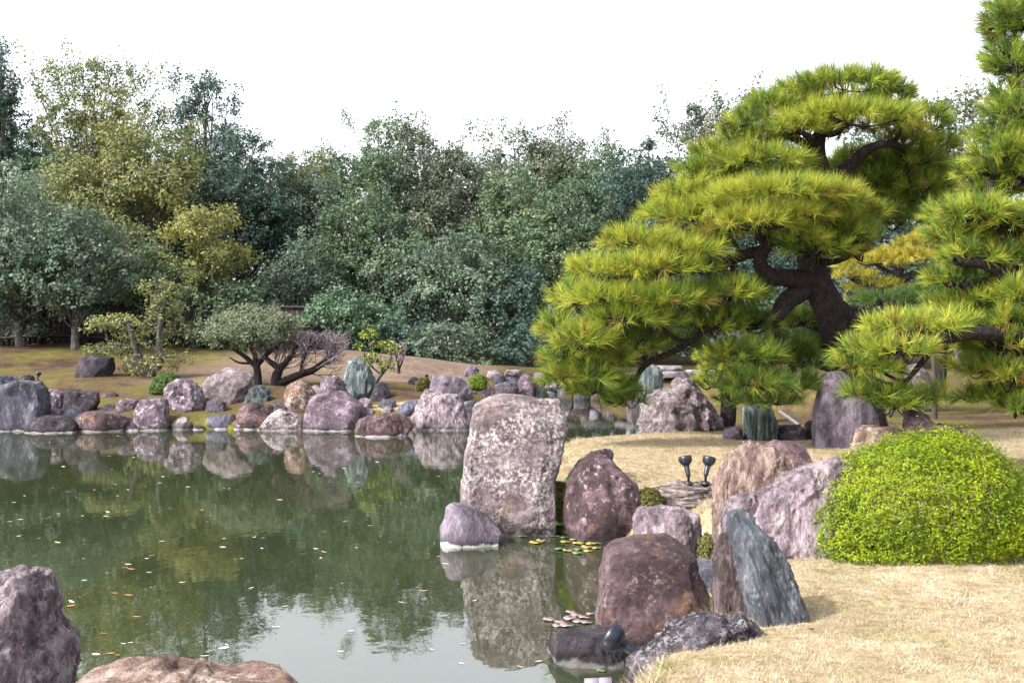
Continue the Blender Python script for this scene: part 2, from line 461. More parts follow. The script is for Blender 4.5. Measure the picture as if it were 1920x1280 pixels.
M_BLACK = plain_mat('black_enamel', (0.012, 0.014, 0.024), 0.3, 0.0, 0.2, 30)
M_LENS = plain_mat('lamp_glass', (0.05, 0.055, 0.06), 0.1, 0.0, 0.1, 10)
M_PIPE = plain_mat('grey_pipe', (0.2, 0.17, 0.23), 0.45)
M_WHITE = plain_mat('pale_pole', (0.13, 0.13, 0.14), 0.5)
M_FENCE = plain_mat('fence_wood', (0.035, 0.026, 0.029), 0.85, 0, 0.45, 6, 0.2, 0.4)
M_POST = plain_mat('weathered_post', (0.06, 0.045, 0.042), 0.9, 0, 0.4, 8, 0.2, 0.5)
M_CABLE = plain_mat('black_cable', (0.015, 0.015, 0.015), 0.6)
M_LEAFA = plain_mat('fallen_leaf_pale', (0.55, 0.42, 0.30), 0.7, 0, 0.2)
M_LEAFB = plain_mat('fallen_leaf_orange', (0.50, 0.22, 0.06), 0.7, 0, 0.2)
M_LEAFC = plain_mat('fallen_leaf_white', (0.6, 0.6, 0.55), 0.6, 0, 0.2)
M_PADY = plain_mat('lily_pad_yellow', (0.26, 0.215, 0.06), 0.45, 0, 0.4, 14)
M_PADG = plain_mat('lily_pad_green', (0.10, 0.15, 0.06), 0.4, 0, 0.3, 14)
M_PADP = plain_mat('lily_pad_pinkish', (0.26, 0.19, 0.20), 0.22, 0, 0.25, 14)
M_SLAB = rock_mat('pale_slab', [(0.15, 0.14, 0.14), (0.24, 0.22, 0.22), (0.33, 0.31, 0.31)], (0.45, 0.44, 0.43), 0.2, 1.5, bump=0.4, crack=0.05)

# ------------------------------------------------------------------ terrain
POND = np.array([(-24, 3.6), (-10, 3.9), (-3, 4.3), (-0.4, 4.3), (0.12, 4.7), (0.38, 5.5), (0.66, 6.3), (1.1, 7.2), (1.5, 8.1), (1.66, 9.2), (1.75, 10.3), (1.95, 11.2), (1.75, 11.75), (1.3, 11.75),
                 (0.55, 12.35), (0.38, 13.2), (0.34, 15), (0.36, 17), (0.75, 18.9), (1.7, 19.8), (3.2, 20.8), (5, 22.8), (8, 26), (10, 30), (8, 36), (5.2, 38.6),
                 (2.4, 40.4), (1.3, 40.0), (0.8, 36.5), (0.2, 32), (-0.4, 28.6), (-1.0, 27.2), (-2.4, 26.7), (-3.8, 26.2), (-5, 26.6), (-8, 26.8), (-12.5, 26.5), (-18, 27.2), (-25, 25), (-30, 16), (-28, 7)], float)

def poly_sd(P, poly):
    """signed distance, positive outside"""
    d2 = np.full(len(P), 1e9); inside = np.zeros(len(P), bool)
    n = len(poly)
    for i in range(n):
        a, b = poly[i], poly[(i + 1) % n]
        ab = b - a
        t = np.clip(((P - a) @ ab) / (ab @ ab), 0, 1)
        q = P - (a + t[:, None] * ab)
        d2 = np.minimum(d2, (q ** 2).sum(1))
        c = ((a[1] > P[:, 1]) != (b[1] > P[:, 1]))
        with np.errstate(divide='ignore', invalid='ignore'):
            xin = (b[0] - a[0]) * (P[:, 1] - a[1]) / (b[1] - a[1] + 1e-12) + a[0]
        inside ^= c & (P[:, 0] < xin)
    d = np.sqrt(d2)
    return np.where(inside, -d, d)

GC = [(0, 650, 46), (100, 645, 46), (190, 648, 46), (330, 650, 46), (500, 655, 46), (0, 700, 36), (200, 700, 33), (300, 745, 29), (20, 760, 28.5), (150, 768, 27.7), (400, 768, 27.8),
      (280, 690, 36), (480, 722, 30.5), (480, 700, 33), (640, 655, 40), (700, 665, 39), (760, 680, 37), (860, 702, 35), (700, 717, 31.5), (780, 735, 29.5), (700, 764, 27.9),
      (880, 745, 29), (920, 735, 33), (950, 680, 46), (1000, 690, 46), (1100, 690, 46), (1280, 703, 41), (1330, 690, 46), (560, 655, 46), (-300, 640, 46), (-200, 700, 34),
      (1200, 1272, 5.1), (1400, 1215, 5.9), (1500, 1180, 6.3), (1530, 1066, 7.9), (1910, 1018, 8.9), (1900, 1280, 5.2), (1600, 840, 17.0), (1300, 912, 12.9), (1100, 818, 18.4), (1250, 818, 18.6),
      (1900, 800, 20), (1800, 780, 24), (1450, 822, 19), (1500, 690, 46), (1800, 690, 46), (2200, 690, 46), (2200, 790, 20), (1150, 860, 14.5), (1500, 885, 13.5), (1550, 780, 22)]
GP = np.array([at(*g) for g in GC])
GP = np.vstack([GP, [(-8, 0, .55), (0, 0, .58), (5, 0, .58), (-20, 60, 2.2), (0, 62, 1.6), (20, 60, 1.4), (-30, -10, .5), (20, -10, .6), (-3, 3.2, .55), (1, 3.5, .6), (30, 20, .7), (-40, 30, 1.2)]])

def ground_z(x, y):
    x = np.atleast_1d(np.asarray(x, float)); y = np.atleast_1d(np.asarray(y, float))
    P = np.stack([x, y], 1)
    w = np.zeros(len(P)); s = np.zeros(len(P))
    for g in GP:
        d2 = (P[:, 0] - g[0]) ** 2 + ((P[:, 1] - g[1]) * 0.8) ** 2 + 0.35
        k = 1 / d2 ** 1.6
        w += k; s += k * g[2]
    base = s / w + 0.05 * fbm(np.stack([x * 0.5, y * 0.5, x * 0], 1), 3)
    d = poly_sd(P, POND)
    shoulder = 0.45 + 0.55 * sstep(0.0, 1.5, d)
    far = sstep(20, 26, y)
    top = base * (shoulder * far + (1 - far) * (0.8 + 0.2 * sstep(0, 0.8, d)))
    return -0.75 + (top + 0.75) * sstep(-0.5, 0.35, d)

def hit(u, v):
    """first ground / water point seen at photo pixel (u, v)"""
    Y = np.concatenate([np.arange(3.5, 30, 0.05), np.arange(30, 70, 0.1)])
    X = (u - 960) * Y / F
    Z = CAM[2] - (v - VH) * Y / F
    g = np.maximum(ground_z(X, Y), 0)
    k = np.argmax(Z <= g)
    return Y[k] if (Z <= g).any() else 45.0

xs = np.concatenate([[-400, -200, -100, -60, -40], np.arange(-30, -14, 0.8), np.arange(-14, -2, 0.22), np.arange(-2, 8, 0.12), np.arange(8, 30, 0.6), [35, 50, 90, 200, 400]])
ys = np.concatenate([[-200, -60, -20, -8, -3, 0], np.arange(2, 14, 0.12), np.arange(14, 30, 0.2), np.arange(30, 48, 0.35), np.arange(48, 80, 1.5), [100, 160, 300, 700]])
XX, YY = np.meshgrid(xs, ys)
zz = ground_z(XX.ravel(), YY.ravel())
gv = np.stack([XX.ravel(), YY.ravel(), zz], 1)
nx, ny = len(xs), len(ys)
ii = np.arange(ny - 1)[:, None] * nx + np.arange(nx - 1)[None, :]
gf = np.stack([ii, ii + 1, ii + nx + 1, ii + nx], -1).reshape(-1, 4)
def zones(x, y):
    P = np.stack([x, y], 1)
    nz = fbm(np.stack([x * 0.7, y * 0.5, x * 0 + 3], 1), 3)
    lawn = (1 - sstep(18.6, 20.2, y + nz * 1.2)) * np.ones(len(x))
    islet = 1 - sstep(0.6, 1.1, np.hypot((x + 3.2) / 1.4, (y - 27.9) / 0.5))
    lawn = np.maximum(lawn, islet)
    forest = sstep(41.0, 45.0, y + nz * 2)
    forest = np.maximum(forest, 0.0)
    dirt = (sstep(-7.5, -5, x) * (1 - sstep(-1.5, 0.2, x)) * sstep(31.5, 33, y))
    dirt = np.maximum(dirt, 0.75 * sstep(-12, -9.5, x) * (1 - sstep(-6, -5, x)) * sstep(29.5, 33, y + nz * 2))
    dirt = dirt * (1 - forest) * (y > 22)
    return np.stack([lawn, dirt, forest, np.ones(len(x))], 1)
zc = zones(gv[:, 0], gv[:, 1])

def ground_mat():
    m, t, out = new_mat('ground_soil_moss_lawn')
    L = t.links
    geo = N(t, 'ShaderNodeNewGeometry')
    at_ = N(t, 'ShaderNodeAttribute', attribute_type='GEOMETRY', attribute_name='zone')
    sp = N(t, 'ShaderNodeSeparateColor'); L.new(at_.outputs['Color'], sp.inputs[0])
    def noise(sc, det=8, ro=0.65):
        n = N(t, 'ShaderNodeTexNoise', Scale=sc, Detail=det, Roughness=ro); L.new(geo.outputs['Position'], n.inputs['Vector']); return n.outputs[0]
    n_big, n_mid, n_fine, n_speck = noise(0.5, 7), noise(2.6, 10, 0.72), noise(14, 8, 0.75), noise(26, 3, 0.7)
    moss = ramp(t, [(0.40, (0.045, 0.028, 0.020)), (0.47, (0.085, 0.056, 0.032)), (0.52, (0.085, 0.068, 0.026)), (0.59, (0.115, 0.112, 0.02))])
    L.new(math_n(t, 'ADD', math_n(t, 'MULTIPLY', n_big, 0.62), math_n(t, 'MULTIPLY', n_mid, 0.38)), moss.inputs[0])
    dirt = ramp(t, [(0.3, (0.09, 0.062, 0.05)), (0.5, (0.15, 0.108, 0.086)), (0.7, (0.21, 0.158, 0.12))]); L.new(n_mid, dirt.inputs[0])
    lawn = ramp(t, [(0.3, (0.19, 0.145, 0.085)), (0.5, (0.30, 0.24, 0.15)), (0.7, (0.38, 0.32, 0.22))]); L.new(n_mid, lawn.inputs[0])
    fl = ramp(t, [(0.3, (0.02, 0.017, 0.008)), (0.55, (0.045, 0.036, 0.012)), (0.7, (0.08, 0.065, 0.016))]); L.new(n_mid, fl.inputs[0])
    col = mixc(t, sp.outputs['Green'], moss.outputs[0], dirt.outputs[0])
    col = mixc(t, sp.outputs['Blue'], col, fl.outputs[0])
    col = mixc(t, sp.outputs['Red'], col, lawn.outputs[0])
    sc = ramp(t, [(0.34, (0.38, 0.36, 0.35)), (0.66, (1.5, 1.5, 1.5))]); L.new(n_fine, sc.inputs[0])
    col = mixc(t, 0.8, col, sc.outputs[0], 'MULTIPLY')
    lit = ramp(t, [(0.68, (0, 0, 0)), (0.72, (1, 1, 1))]); L.new(n_speck, lit.inputs[0])       # leaf litter
    col = mixc(t, math_n(t, 'MULTIPLY', lit.outputs[0], 0.6), col, (0.5, 0.38, 0.26))
    b = N(t, 'ShaderNodeBsdfPrincipled', Roughness=0.95); b.inputs['Specular IOR Level'].default_value = 0.1
    L.new(col, b.inputs['Base Color'])
    h = math_n(t, 'ADD', math_n(t, 'MULTIPLY', n_fine, 0.5), n_mid)
    bp = N(t, 'ShaderNodeBump', Strength=0.7, Distance=0.06); L.new(h, bp.inputs['Height']); L.new(bp.outputs[0], b.inputs['Normal'])
    L.new(b.outputs[0], out.inputs['Surface'])
    return m
M_GROUND = ground_mat()
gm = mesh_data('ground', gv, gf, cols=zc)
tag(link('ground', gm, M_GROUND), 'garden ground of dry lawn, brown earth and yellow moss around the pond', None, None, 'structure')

def water_mat():
    m, t, out = new_mat('pond_water')
    L = t.links
    geo = N(t, 'ShaderNodeNewGeometry')
    mp = N(t, 'ShaderNodeMapping'); mp.inputs['Scale'].default_value = (1.0, 0.6, 1); L.new(geo.outputs['Position'], mp.inputs['Vector'])
    n = N(t, 'ShaderNodeTexNoise', Scale=5.0, Detail=3.0, Roughness=0.5); L.new(mp.outputs[0], n.inputs['Vector'])
    n2 = N(t, 'ShaderNodeTexNoise', Scale=0.35, Detail=3.0); L.new(geo.outputs['Position'], n2.inputs['Vector'])
    r = ramp(t, [(0.35, (0.021, 0.028, 0.013)), (0.65, (0.031, 0.039, 0.018))]); L.new(n2.outputs[0], r.inputs[0])
    bp = N(t, 'ShaderNodeBump', Strength=0.014, Distance=0.1); L.new(n.outputs[0], bp.inputs['Height'])
    b = N(t, 'ShaderNodeBsdfPrincipled', Roughness=0.02, IOR=2.8)
    b.inputs['Specular IOR Level'].default_value = 0.68
    L.new(r.outputs[0], b.inputs['Base Color'])
    L.new(bp.outputs[0], b.inputs['Normal'])
    L.new(b.outputs[0], out.inputs['Surface'])
    return m
wx = np.linspace(-34, 13, 30); wy = np.linspace(2.5, 43, 30)
wX, wY = np.meshgrid(wx, wy)
wi = np.arange(29)[:, None] * 30 + np.arange(29)[None, :]
tag(link('water', mesh_data('water', np.stack([wX.ravel(), wY.ravel(), wX.ravel() * 0], 1), np.stack([wi, wi + 1, wi + 31, wi + 30], -1).reshape(-1, 4)), water_mat()), 'still murky green pond water mirroring the trees', None, None, 'structure')

# ------------------------------------------------------------------ rocks
_ico = {}
def icosphere(sub):
    if sub in _ico: return _ico[sub]
    ph = (1 + 5 ** 0.5) / 2
    v = [(-1, ph, 0), (1, ph, 0), (-1, -ph, 0), (1, -ph, 0), (0, -1, ph), (0, 1, ph), (0, -1, -ph), (0, 1, -ph), (ph, 0, -1), (ph, 0, 1), (-ph, 0, -1), (-ph, 0, 1)]
    f = [(0, 11, 5), (0, 5, 1), (0, 1, 7), (0, 7, 10), (0, 10, 11), (1, 5, 9), (5, 11, 4), (11, 10, 2), (10, 7, 6), (7, 1, 8), (3, 9, 4), (3, 4, 2), (3, 2, 6), (3, 6, 8), (3, 8, 9), (4, 9, 5), (2, 4, 11), (6, 2, 10), (8, 6, 7), (9, 8, 1)]
    v = np.array(v, float); v /= np.linalg.norm(v, axis=1)[:, None]; f = np.array(f)
    for _ in range(sub):
        e = np.sort(np.concatenate([f[:, [0, 1]], f[:, [1, 2]], f[:, [2, 0]]]), 1)
        ue, inv = np.unique(e, axis=0, return_inverse=True)
        inv = inv.ravel()
        mid = v[ue].mean(1); mid /= np.linalg.norm(mid, axis=1)[:, None]
        n = len(f); b = len(v)
        a01, a12, a20 = b + inv[:n], b + inv[n:2 * n], b + inv[2 * n:]
        v = np.vstack([v, mid])
        f = np.concatenate([np.stack([f[:, 0], a01, a20], 1), np.stack([f[:, 1], a12, a01], 1), np.stack([f[:, 2], a20, a12], 1), np.stack([a01, a12, a20], 1)])
    _ico[sub] = (v, f)
    return v, f

def radial(poly, c, th):
    """distance from c to the outline in direction th (outline star-shaped about c)"""
    d = np.stack([np.cos(th), np.sin(th)], 1)
    r = np.zeros(len(th))
    n = len(poly)
    for i in range(n):
        a = poly[i] - c; b = poly[(i + 1) % n] - c
        e = b - a
        den = d[:, 0] * e[1] - d[:, 1] * e[0]
        with np.errstate(divide='ignore', invalid='ignore'):
            s = (a[0] * e[1] - a[1] * e[0]) / den
            w = (a[0] * d[:, 1] - a[1] * d[:, 0]) / den
        ok = (s > 0) & (w >= -1e-6) & (w <= 1 + 1e-6) & (np.abs(den) > 1e-12)
        r = np.where(ok & (s > r), s, r)
    return r

def solid_from_outline(poly_px, Y, T, sub=4, box=0.55, sink=0.25, lean=0.0, center=None):
    """a solid of real thickness T (half depth) whose outline at distance Y is the traced one"""
    P = np.array([at(u, v, Y) for u, v in poly_px])[:, [0, 2]]
    zmin = P[:, 1].min(); zr = P[:, 1].max() - zmin
    P[:, 1] = np.where(P[:, 1] < zmin + 0.16 * zr, P[:, 1] - sink, P[:, 1])
    if center is None:
        x, z = P[:, 0], P[:, 1]
        x2, z2 = np.roll(x, -1), np.roll(z, -1)
        cr = x * z2 - x2 * z
        A = cr.sum() / 2
        c = np.array([((x + x2) * cr).sum(), ((z + z2) * cr).sum()]) / (6 * A)
    else:
        c = at(center[0], center[1], Y)[[0, 2]]
    d, f = icosphere(sub)
    th = np.arctan2(d[:, 2], d[:, 0])
    rho = np.clip(np.hypot(d[:, 0], d[:, 2]), 0, 1)
    r = radial(P, c, th)
    r2 = np.copy(r)
    rad = r2 * rho ** box
    yy = T * np.sign(d[:, 1]) * np.abs(d[:, 1]) ** box
    v = np.stack([c[0] + rad * np.cos(th), Y + yy, c[1] + rad * np.sin(th)], 1)
    v[:, 1] += lean * (v[:, 2] - zmin)
    return v, f, c, zmin

def vnormals(v, f):
    fn = np.cross(v[f[:, 1]] - v[f[:, 0]], v[f[:, 2]] - v[f[:, 0]])
    n = np.zeros_like(v)
    for k in range(3): np.add.at(n, f[:, k], fn)
    return n / (np.linalg.norm(n, axis=1)[:, None] + 1e-12)

def rand_dirs3(rs):
    d = rs.normal(size=3)
    return d / np.linalg.norm(d)

_rock_id = [0]
def rock(poly, mat, label, Y=None, T=None, sub=4, facets=7, amp=0.075, box=0.5, sink=0.25, lean=0.12, strata=None, band=0.0, planes=(), name='boulder', group=None, parent=None, fine=1.0, center=None, cat='rock', chip=14):
    _rock_id[0] += 1
    rs = np.random.RandomState(100 + _rock_id[0])
    px = np.array(poly, float)
    vb = px[:, 1].max(); wpx = px[:, 0].max() - px[:, 0].min(); hpx = vb - px[:, 1].min()
    if Y is None:
        Yf = hit(px[px[:, 1] > vb - 0.15 * hpx][:, 0].mean(), vb)
        Tm = T if T else 0.40 * 0.5 * (wpx + min(hpx, wpx)) * Yf / F
        Y = Yf + 0.6 * Tm
    if T is None:
        T = 0.40 * 0.5 * (wpx + min(hpx, wpx)) * Y / F
    v, f, c, zmin = solid_from_outline(poly, Y, T, sub, box, sink, lean, center)
    ctr = np.array([c[0], Y, c[1]])
    size = 0.5 * (wpx + hpx) * Y / F
    # flat broken faces
    pl = [(np.array(n, float), k) for n, k in planes]
    for _ in range(facets):
        pl.append((np.array([rs.uniform(-1, 1), -rs.uniform(0.5, 1.3), rs.uniform(-0.35, 1.0)]), rs.uniform(0.70, 0.88)))
    for _ in range(chip):
        d = rand_dirs3(rs)
        d[1] = -abs(d[1]) if rs.rand() < 0.65 else abs(d[1])
        side = math.hypot(d[0], d[2])
        pl.append((d, rs.uniform(0.76, 0.93) if side < 0.8 else rs.uniform(0.9, 0.985)))
    for n, k in pl:
        n = n / np.linalg.norm(n)
        q = (v - ctr) @ n
        lim = k * q.max()
        over = np.maximum(q - lim, 0)
        v = v - over[:, None] * n * 0.97
    # broken relief
    p0 = (v - ctr) / size + _rock_id[0] * 3.7
    if strata is not None:
        R = np.array(strata, float)      # stretch of the noise along x, y, z after a turn in the picture plane
        a = R[3]
        q = np.stack([p0[:, 0] * math.cos(a) - p0[:, 2] * math.sin(a), p0[:, 1], p0[:, 0] * math.sin(a) + p0[:, 2] * math.cos(a)], 1) * R[:3]
        disp = ridged(q * 2.2, 5, 0.55) * 1.25
    else:
        disp = fbm(p0 * 2.2, 5, 0.55) * 0.9 + 0.75 * (ridged(p0 * 2.7 + 5, 5, 0.55) - 0.25)
    nr = vnormals(v, f)
    v = v + nr * (disp * amp * size)[:, None]
    for _ in range(chip // 2):
        n = rand_dirs3(rs); n[1] = -abs(n[1]) if rs.rand() < 0.75 else abs(n[1])
        q = (v - ctr) @ n
        lim = rs.uniform(0.87, 0.97) * np.percentile(q, 99.7)
        v = v - (np.maximum(q - lim, 0) * 0.97)[:, None] * n
    if fine:
        v = v + nr * ((fbm(p0 * 13, 4, 0.65) * 0.3 + (ridged(p0 * 7, 3) - .25) * 0.16) * amp * size * fine)[:, None]
    if parent is not None:
        return mobj(name, v, f, RM[mat] if isinstance(mat, str) else mat, parent)
    o = mobj(name, v, f, RM[mat] if isinstance(mat, str) else mat, None, (c[0], Y, zmin))
    o['band'] = float(band)
    return tag(o, label, cat, group)

# ---- near rocks on the right bank
rock([(866, 935), (872, 848), (882, 815), (889, 757), (900, 745), (930, 741), (975, 742), (1010, 750), (1050, 752), (1057, 770), (1065, 790), (1060, 815), (1050, 865), (1040, 895), (1042, 960), (1035, 1002), (1000, 1005), (950, 1002), (905, 985), (875, 955)],
     'granite', 'tallest upright pinkish granite boulder with white lichen standing in the pond', T=0.42, sub=6, facets=3, amp=0.022, box=0.42, lean=0.10, planes=[((0.02, -1, 0.12), 0.8)], fine=1.4, chip=2)
rock([(824, 1003), (826, 990), (833, 975), (835, 955), (845, 948), (868, 945), (887, 950), (905, 962), (938, 993), (943, 1005), (915, 1017), (845, 1025), (830, 1018)],
     'lav', 'small smooth purple-grey boulder with white base in the water before the tall granite', T=0.24, sub=5, facets=6, amp=0.03, band=1.0, lean=0.35)
rock([(1055, 972), (1060, 910), (1077, 885), (1100, 860), (1120, 851), (1142, 857), (1170, 887), (1197, 912), (1201, 945), (1197, 980), (1195, 1012), (1100, 1016), (1075, 1002)],
     'red', 'dark maroon pointed boulder with pale left flank beside the tall granite', T=0.36, sub=5, facets=3, amp=0.03, lean=0.25, planes=[((-1, -0.55, 0.25), 0.62), ((0.55, -1, 0.3), 0.66), ((0.2, -1, -0.6), 0.7)])
rock([(1072, 890), (1078, 873), (1090, 862), (1110, 850), (1138, 841), (1150, 845), (1148, 858), (1130, 890)], 'dark', 'thin dark brown rock tip showing behind the maroon pointed boulder', Y=13.2, T=0.18, sub=4, facets=4)
rock([(1193, 1000), (1197, 972), (1207, 958), (1237, 955), (1280, 960), (1310, 972), (1316, 995), (1314, 1040), (1290, 1060), (1200, 1060)],
     'diag', 'mottled white and purple boulder between the maroon boulder and the big purple block', Y=10.2, T=0.32, sub=5, facets=6, amp=0.05, strata=(2, 1, 1, 0.4), chip=6, box=0.42)
rock([(1240, 920), (1255, 912), (1330, 911), (1345, 922), (1345, 960), (1320, 967), (1260, 955), (1241, 940)],
     'layer', 'flat layered pale stone carrying the pair of spotlights', Y=12.2, T=0.3, sub=5, facets=3, amp=0.10, strata=(0.45, 0.8, 4.5, -0.08), lean=0.0, box=0.36, sink=0.5, chip=2)
rock([(1350, 1030), (1350, 960), (1353, 905), (1366, 880), (1376, 857), (1394, 842), (1420, 839), (1457, 850), (1490, 870), (1497, 890), (1485, 930), (1465, 1000), (1440, 1070), (1345, 1070)],
     'striped', 'tall cream and brown striped boulder behind the slate rock', Y=9.6, T=0.42, sub=6, facets=5, amp=0.05, strata=(3, 2, 0.7, 0.15), lean=0.06, chip=4, box=0.42)
rock([(1360, 1060), (1362, 962), (1375, 940), (1400, 922), (1437, 916), (1446, 926), (1436, 960), (1425, 1000), (1415, 1060)],
     'diag', 'narrow ribbed mauve rock in front of the striped boulder', Y=8.85, T=0.2, sub=5, facets=5, amp=0.05, strata=(3, 2, 0.8, 0.5))
rock([(1418, 980), (1437, 945), (1465, 920), (1495, 897), (1532, 880), (1565, 866), (1590, 872), (1600, 900), (1600, 960), (1590, 1010), (1570, 1060), (1530, 1070), (1480, 1066), (1440, 1035)],
     'diag', 'broad pale lilac ribbed boulder half hidden by the lime green bush', Y=8.6, T=0.38, sub=5, facets=5, amp=0.055, strata=(2.6, 1.5, 0.8, 0.75), lean=0.2, chip=6)
rock([(1379, 995), (1386, 972), (1400, 966), (1418, 976), (1440, 1010), (1462, 1035), (1478, 1070), (1492, 1110), (1506, 1150), (1502, 1188), (1470, 1200), (1436, 1198), (1415, 1160), (1398, 1095), (1390, 1030)],
     'slate', 'leaning smooth blue-grey slate rock at the lawn edge', Y=6.55, T=0.2, sub=5, facets=4, amp=0.04, lean=0.16, strata=(3.5, 2, 0.6, -0.45), planes=[((0.5, -1, 0.3), 0.55)], center=(1435, 1090), chip=3)
rock([(1343, 1165), (1345, 1060), (1357, 1010), (1370, 985), (1385, 978), (1400, 1030), (1420, 1075), (1440, 1130), (1452, 1185), (1400, 1195), (1350, 1180)],
     'wood', 'upright grained brown rock like old wood, left of the slate', Y=6.95, T=0.18, sub=5, facets=4, amp=0.045, strata=(5, 3, 0.35, -0.1), lean=0.1)
rock([(1123, 1180), (1130, 1100), (1140, 1042), (1150, 1032), (1197, 1020), (1260, 1017), (1300, 1040), (1312, 1085), (1325, 1102), (1330, 1155), (1290, 1190), (1240, 1208), (1215, 1215), (1180, 1212), (1135, 1195)],
     'red', 'big dark purple block boulder with flat top at the near shore', T=0.36, sub=6, facets=0, amp=0.028, box=0.36, lean=0.22, planes=[((-1.0, -0.8, 0.0), 0.8), ((0.4, -1, 0.0), 0.82), ((0.0, -0.28, 1), 0.9)], chip=2)
rock([(1290, 1066), (1296, 1052), (1320, 1047), (1350, 1055), (1350, 1070)], 'blue', 'thin flat grey stone behind the big purple block', Y=8.8, T=0.12, sub=4, facets=3, box=0.45)
rock([(1175, 1272), (1185, 1250), (1235, 1217), (1272, 1185), (1315, 1160), (1340, 1159), (1370, 1172), (1395, 1165), (1412, 1183), (1450, 1193), (1440, 1225), (1300, 1270), (1200, 1285)],
     'rugged', 'low rugged grey rock sloping along the foreground lawn edge', Y=6.15, T=0.26, sub=6, facets=3, amp=0.09, lean=0.3, center=(1310, 1225), sink=0.35)
rock([(1023, 1227), (1025, 1203), (1065, 1190), (1095, 1184), (1145, 1186), (1160, 1200), (1174, 1240), (1110, 1253), (1080, 1253), (1055, 1240)],
     'dark', 'low dark lichen-spotted rock in the water behind the near spotlight', T=0.24, sub=5, facets=4, amp=0.06, lean=0.3, band=0.3)
rock([(-100, 1140), (-50, 1098), (-15, 1086), (14, 1082), (36, 1090), (54, 1112), (64, 1138), (68, 1166), (80, 1195), (104, 1218), (110, 1245), (105, 1275), (95, 1310), (-100, 1310)],
     'diag', 'large lilac grey ribbed boulder at the bottom left corner', Y=5.4, T=0.34, sub=5, facets=4, amp=0.045, strata=(3, 2, 0.8, 0.9), lean=0.15, sink=0.6, center=(0, 1200), chip=5)
rock([(110, 1310), (150, 1284), (194, 1268), (237, 1265), (281, 1254), (318, 1264), (353, 1260), (397, 1278), (437, 1276), (487, 1271), (531, 1284), (555, 1305), (540, 1335), (120, 1335)],
     'orange', 'low pinkish orange rock along the bottom edge', Y=4.75, T=0.3, sub=5, facets=2, amp=0.05, lean=0.1, sink=0.7, center=(330, 1305), chip=4)
rock([(1205, 775), (1217, 757), (1237, 742), (1262, 735), (1277, 717), (1297, 716), (1320, 737), (1340, 757), (1350, 780), (1352, 818), (1250, 816), (1217, 810), (1208, 795)],
     'pale', 'lumpy craggy white and mauve boulder under the great pine', T=0.6, sub=5, facets=5, amp=0.085, strata=(1.2, 1, 1.8, 0.7), lean=0.2, Y=20.6)
rock([(1352, 822), (1360, 807), (1377, 800), (1392, 805), (1397, 824)], 'lav', 'small grey rounded stone right of the craggy white boulder', T=0.2, facets=4)
rock([(1400, 824), (1399, 757), (1420, 745), (1445, 765), (1453, 790), (1451, 826)], 'teal', 'green schist pillar stone under the pine needles', T=0.2, sub=5, facets=4, strata=(4, 2, 0.5, 0.05), lean=0.03, box=0.45)
rock([(1451, 826), (1453, 800), (1460, 796), (1512, 797), (1510, 822), (1480, 826)], 'purple', 'squat flat-topped block stone right of the green schist pillar', T=0.22, box=0.4, facets=3)
rock([(1503, 824), (1513, 792), (1527, 787), (1540, 800), (1540, 822)], 'dark', 'small sloped brown stone against the tall lavender rock', T=0.2, facets=4)
rock([(1527, 830), (1530, 780), (1540, 747), (1545, 712), (1560, 695), (1577, 691), (1595, 712), (1625, 745), (1645, 780), (1650, 805), (1612, 833), (1570, 840), (1535, 836)],
     'lav', 'tall tapering lavender grey rock at the foot of the great pine', T=0.42, sub=5, facets=4, amp=0.025, lean=0.1, planes=[((-0.7, -1, 0.1), 0.7), ((0.7, -1, 0.2), 0.72)])
rock([(1604, 850), (1612, 812), (1630, 796), (1655, 795), (1693, 797), (1700, 830), (1690, 870), (1620, 870)], 'orange', 'pale cream block rock peeping over the lime bush', Y=14.2, T=0.3, sub=5, facets=4, box=0.45, sink=0.4)
rock([(1688, 850), (1695, 800), (1710, 772), (1732, 769), (1743, 785), (1752, 797), (1790, 800), (1805, 815), (1800, 850)], 'red', 'knobbly dark red rock right of the cream block above the bush', Y=13.8, T=0.3, sub=5, facets=3, amp=0.06, sink=0.4, center=(1740, 820))
rock([(1600, 890), (1606, 850), (1625, 838), (1640, 860), (1640, 890)], 'lav', 'small pale stone beside the left shoulder of the lime bush', Y=12.6, T=0.2, facets=4, sink=0.3)
rock([(1437, 850), (1440, 836), (1457, 826), (1492, 829), (1516, 838), (1522, 878), (1500, 888), (1450, 885)], 'red', 'dark wine-red block stone on the dry lawn', Y=13.7, T=0.3, sub=5, facets=3, box=0.42, amp=0.025, planes=[((-0.3, -1, 0.1), 0.8)])
rock([(1703, 722), (1702, 690), (1725, 682), (1747, 697), (1747, 742), (1725, 755), (1708, 748)], 'pale', 'white speckled stone in shade under the right pine', Y=25.5, T=0.3, sub=4, sink=0.3)
rock([(1325, 840), (1340, 835), (1350, 841), (1342, 847)], 'dark', 'flat stone lying in the lawn near the water', Y=16, T=0.1) if False else None

